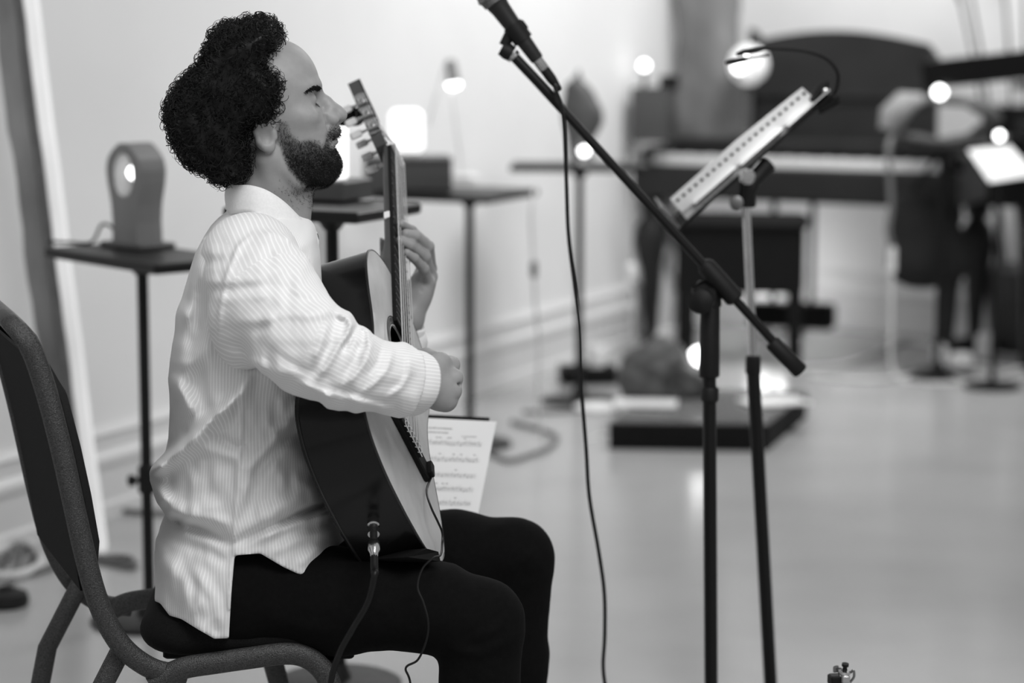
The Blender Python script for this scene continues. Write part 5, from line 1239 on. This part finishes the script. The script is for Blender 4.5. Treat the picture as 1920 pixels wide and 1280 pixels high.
R([(480, 620), (520, 600), (590, 600)], -2.5, 10); R([(420, 660), (500, 690), (570, 705)], 3, 12); R([(500, 650), (560, 690), (620, 710)], -2, 8)
R([(560, 715), (600, 735), (625, 742)], 5, 8); R([(625, 728), (660, 735), (700, 752)], -3, 7); R([(610, 738), (618, 748)], 5, 6); R([(640, 745), (690, 755), (730, 770)], 3, 7)
R([(480, 432), (446, 462), (424, 520), (412, 580), (408, 645)], 2.5, 6, 4)
R([(470, 440), (520, 436), (560, 455)], 2.5, 9); R([(440, 480), (480, 470), (520, 480)], -2, 9)
R([(628, 588), (650, 594), (657, 610), (648, 630)], 7, 9, 6); R([(668, 608), (656, 636), (640, 662)], -7, 6); R([(674, 610), (690, 622), (690, 650), (676, 680)], 5, 7, 4); R([(560, 600), (620, 585)], 3, 12)
fs.D += .0012*smooth_noise(fs.D.shape, 9, 20, 21)+.0009*smooth_noise(fs.D.shape, 22, 9, 22)
x, y, z = v.grid((slice(None),)*3); PXv, PYv = proj(x+0*y+0*z, y+0*x+0*z, z+0*x+0*y)
v.F -= (fs.sample(PXv, PYv)*1.4*np.clip((3.42-y)/.05, .0, 1)).astype(np.float32)
# the sleeve ends at the cuff; cut it with a plane square to the forearm
ad_ = S0[5]-S0[4]; ad_ /= np.linalg.norm(ad_); pe_ = S0[5]-ad_*.034
v.F = np.maximum(v.F, ((x-pe_[0])*ad_[0]+(y-pe_[1])*ad_[1]+(z-pe_[2])*ad_[2]).astype(np.float32))
slv, slf = v.mesh(); sleeve = mesh_obj('sleeve', slv, slf, m_shirt, shirt, True)
# stripe coordinate: angle round the arm axis
def arm_angle(P, S, ref):
    best = np.full(len(P), 1e9); ang = np.zeros(len(P))
    T_ = [S[i+1]-S[i] for i in range(len(S)-1)]; prev = ref
    for i in range(len(S)-1):
        d = T_[i]/np.linalg.norm(T_[i]); t = np.clip(((P-S[i])@d)/np.linalg.norm(T_[i]), 0, 1); q = S[i]+t[:, None]*T_[i]; e = np.linalg.norm(P-q, axis=1)
        n_ = prev-d*(prev@d); n_ /= np.linalg.norm(n_); b_ = np.cross(d, n_); prev = n_; m_ = e < best; best[m_] = e[m_]; ang[m_] = np.arctan2((P-q)@b_, (P-q)@n_)[m_]
    return ang
set_attr(sleeve, 'stripe', arm_angle(slv, np.array(S0), np.array([0, 1., 0]))*.055)
# cuff: a hollow flared band round the wrist
n0 = np.cross(ad_, [0, 1., 0]); n0 /= np.linalg.norm(n0); b0_ = np.cross(ad_, n0)
def band(name, c0_, axis, prof, mtl, parent, n1, b1_, kx=1., ky=1., nseg_=40, seed=0):
    """prof: (distance along axis, radius) outside then back inside; a tube with thickness"""
    rg = np.random.default_rng(seed); ph = rg.uniform(0, 6.28, 4); v_ = []; f_ = []; m_ = len(prof)
    for (h_, r_) in prof:
        for k in range(nseg_):
            t = 2*math.pi*k/nseg_; q = 1+.03*math.sin(2*t+ph[0])+.025*math.sin(3*t+ph[1]+h_*60)+.015*math.sin(5*t+ph[2])
            v_.append(c0_+axis*(h_*(1+.10*math.sin(t+ph[3])))+r_*q*(math.cos(t)*n1*kx+math.sin(t)*b1_*ky))
    for i in range(m_-1):
        for k in range(nseg_): f_.append((i*nseg_+k, i*nseg_+(k+1) % nseg_, (i+1)*nseg_+(k+1) % nseg_, (i+1)*nseg_+k))
    o = mesh_obj(name, np.array(v_), f_, mtl, parent, True); set_attr(o, 'stripe', np.array([k/nseg_*6.28*.046 for h_, r_ in prof for k in range(nseg_)])); return o
band('cuff', S0[4], ad_, [(-.012, .043), (-.01, .0455), (.005, .046), (.022, .0465), (.036, .046), (.040, .0445), (.038, .042), (.02, .040), (-.01, .039)], m_shirt, shirt, n0, b0_, .98, 1.0, 48, 2)
# left sleeve (far arm) with its cuff
S1 = [shf, W(600, 640, 3.86), elf, W(748, 690, 3.905), W(757, 640, 3.90)]
v = Vol(np.min(S1, 0)-.09, np.max(S1, 0)+.09, .005); v.chain(S1, [.068, .06, .052, .042, .037], .03)
x, y, z = v.grid((slice(None),)*3); v.F += (.0025*np.sin(z*120+x*60)*np.sin(y*90)).astype(np.float32)
lsv, lsf = v.mesh(); ls_ = mesh_obj('sleeve', lsv, lsf, m_shirt, shirt, True); set_attr(ls_, 'stripe', arm_angle(lsv, np.array(S1), np.array([0, 1., 0]))*.055)
ad2 = W(764, 600, 3.89)-W(752, 650, 3.905); ad2 /= np.linalg.norm(ad2); n2 = np.cross(ad2, [0, 1., 0]); n2 /= np.linalg.norm(n2); b2_ = np.cross(ad2, n2)
band('cuff', W(753, 650, 3.905), ad2, [(-.002, .034), (0, .037), (.03, .036), (.042, .034), (.046, .032), (.03, .031), (0, .031)], m_shirt, shirt, n2, b2_, .9, 1, 36, 4)
# stand collar: band running round the neck, falling to the front
col = []
CP = [(430, 338, 392, YP), (440, 346, 400, YP-.05), (470, 347, 398, YP-.072), (500, 356, 412, YP-.074), (530, 376, 432, YP-.064), (556, 402, 452, YP-.047), (575, 424, 462, YP-.028), (590, 440, 466, YP-.010)]
topc = spline([W(a, b_, yy) for a, b_, c_, yy in CP], 6); botc = spline([W(a-2, c_, yy-.008 if 0 < i < 7 else yy) for i, (a, b_, c_, yy) in enumerate(CP)], 6)
def mirrorY(P): Q = P.copy(); Q[:, 1] = 2*YP-Q[:, 1]; return Q
topA = np.vstack([mirrorY(topc)[::-1], topc[1:]]); botA = np.vstack([mirrorY(botc)[::-1], botc[1:]])
ctr = np.array([W(495, 400, YP)[0], YP, 0]); v_ = []; nT = len(topA); rows = 7
for side_ in (0, 1):
    for r_ in range(rows):
        t = r_/(rows-1)
        for i in range(nT):
            p = topA[i]*(1-t)+botA[i]*t; o_ = p-ctr; o_[2] = 0; o_ /= np.linalg.norm(o_)+1e-9
            p = p+o_*(.0035*math.sin(math.pi*t)+(.0028 if side_ == 0 else 0)+.0015*(side_ == 0)*(t > .85))
            v_.append(p)
f_ = []; B_ = rows*nT
for r_ in range(rows-1):
    for i in range(nT-1):
        a = r_*nT+i; f_ += [(a, a+1, a+nT+1, a+nT), (B_+a, B_+a+nT, B_+a+nT+1, B_+a+1)]
for i in range(nT-1): f_ += [(i, B_+i, B_+i+1, i+1), ((rows-1)*nT+i, (rows-1)*nT+i+1, B_+(rows-1)*nT+i+1, B_+(rows-1)*nT+i)]
mesh_obj('collar', np.array(v_), f_, m_plain, shirt, True)
# placket at the throat, button
pk_ = [(588, 446), (591, 455), (590, 475), (588, 505), (586, 540)]
pc_ = spline([W(a, b_, YP-.012) for a, b_ in pk_], 5); MB().tube(pc_, .006, 10, True, (np.array([0, 1., 0]), 2.2)).build('placket', m_plain, shirt, True)
bq = W(577, 432, YP-.038); nb = np.array([.55, -.83, .1]); nb /= np.linalg.norm(nb)
MB().lathe(bq, nb, [(0, .005), (.0015, .0055), (.0022, .0045), (.0018, .0035), (.0018, 0)], 18).build('button', m_bone, shirt, True)
bq = W(757, 767, 3.31); MB().lathe(bq, [.1, -.9, -.4], [(0, .005), (.0015, .0055), (.0022, .0045), (.0018, 0)], 18).build('button', m_bone, shirt, True)
# ------------------------------------------------------------------ trousers
m_trous = mat('black_trousers', 9, .9, noise=120, g2=13, bump=(500, .3, .0008), spec=.12)
v = Vol((-.66, 3.28, .05), (.14, 3.98, .66), .0055)
v.ell((hipn+hipf)/2+np.array([.02, 0, .0]), (.115, .172, .08), .04)
v.cap(W(428, 1115, 3.475), W(420, 1085, 3.70), .075, .075, .04)
v.chain([hipn, W(640, 1128, 3.455), W(800, 1135, 3.458), knn], [.080, .072, .064, .060], .03); v.chain([knn, np.array([knn[0]-.002, knn[1], .30]), ankn], [.060, .061, .062], .02)
v.chain([hipf, W(700, 1050, 3.75), W(850, 1040, 3.79), knf], [.082, .074, .066, .060], .03); v.chain([knf, np.array([knf[0]-.006, knf[1], .30]), ankf], [.060, .058, .060], .02)
ft_ = Map2(380, 1080, 940, 1300, 2.); R = ft_.ridge
R([(880, 1200), (930, 1180), (958, 1150)], 4, 9); R([(840, 1215), (900, 1228), (970, 1190)], 4, 9); R([(950, 1080), (985, 1040), (1010, 1030)], 3, 8); R([(980, 1110), (1010, 1080), (1020, 1050)], 3, 8); R([(870, 1020), (920, 990), (950, 985)], 3, 10)
R([(600, 1080), (700, 1075), (800, 1085)], 2, 14); R([(480, 1150), (560, 1170), (640, 1190)], 3, 14)
ft_.D += .001*smooth_noise(ft_.D.shape, 14, 14, 31)
x, y, z = v.grid((slice(None),)*3); PXv, PYv = proj(x+0*y+0*z, y+0*x+0*z, z+0*x+0*y); v.F -= ft_.sample(PXv, PYv).astype(np.float32)
tv, tf = v.mesh(); trousers = mesh_obj('trousers', tv, tf, m_trous, person, True)
for a_ in (ankn, ankf):
    v = Vol(a_-[.1, .08, .09], a_+[.24, .08, .04], .006); v.cap(a_-[.03, 0, .045], a_+[.03, 0, -.04], .042, .042, .02).cap(a_+[.03, 0, -.045], a_+[.16, 0, -.06], .042, .03, .02)
    kv, kf = v.mesh(); kv[:, 2] = np.maximum(kv[:, 2], .002); mesh_obj('shoe', kv, kf, mat('black_leather', 18, .35, noise=30, g2=14), person, True)
# make every volume surface face outward
for o in bpy.data.objects:
    if o.type == 'MESH' and o.name.split('.')[0] in ('body', 'hair', 'shirt', 'sleeve', 'trousers', 'shoe', 'seat_cushion', 'burl', 'bag_body'):
        me = o.data; n = len(me.polygons); A = np.empty(n*3); me.polygons.foreach_get('center', A); Nn = np.empty(n*3); me.polygons.foreach_get('normal', Nn); ar = np.empty(n); me.polygons.foreach_get('area', ar)
        if (A.reshape(-1, 3)*Nn.reshape(-1, 3)).sum(1)@ar < 0: me.flip_normals(); print('flipped', o.name)
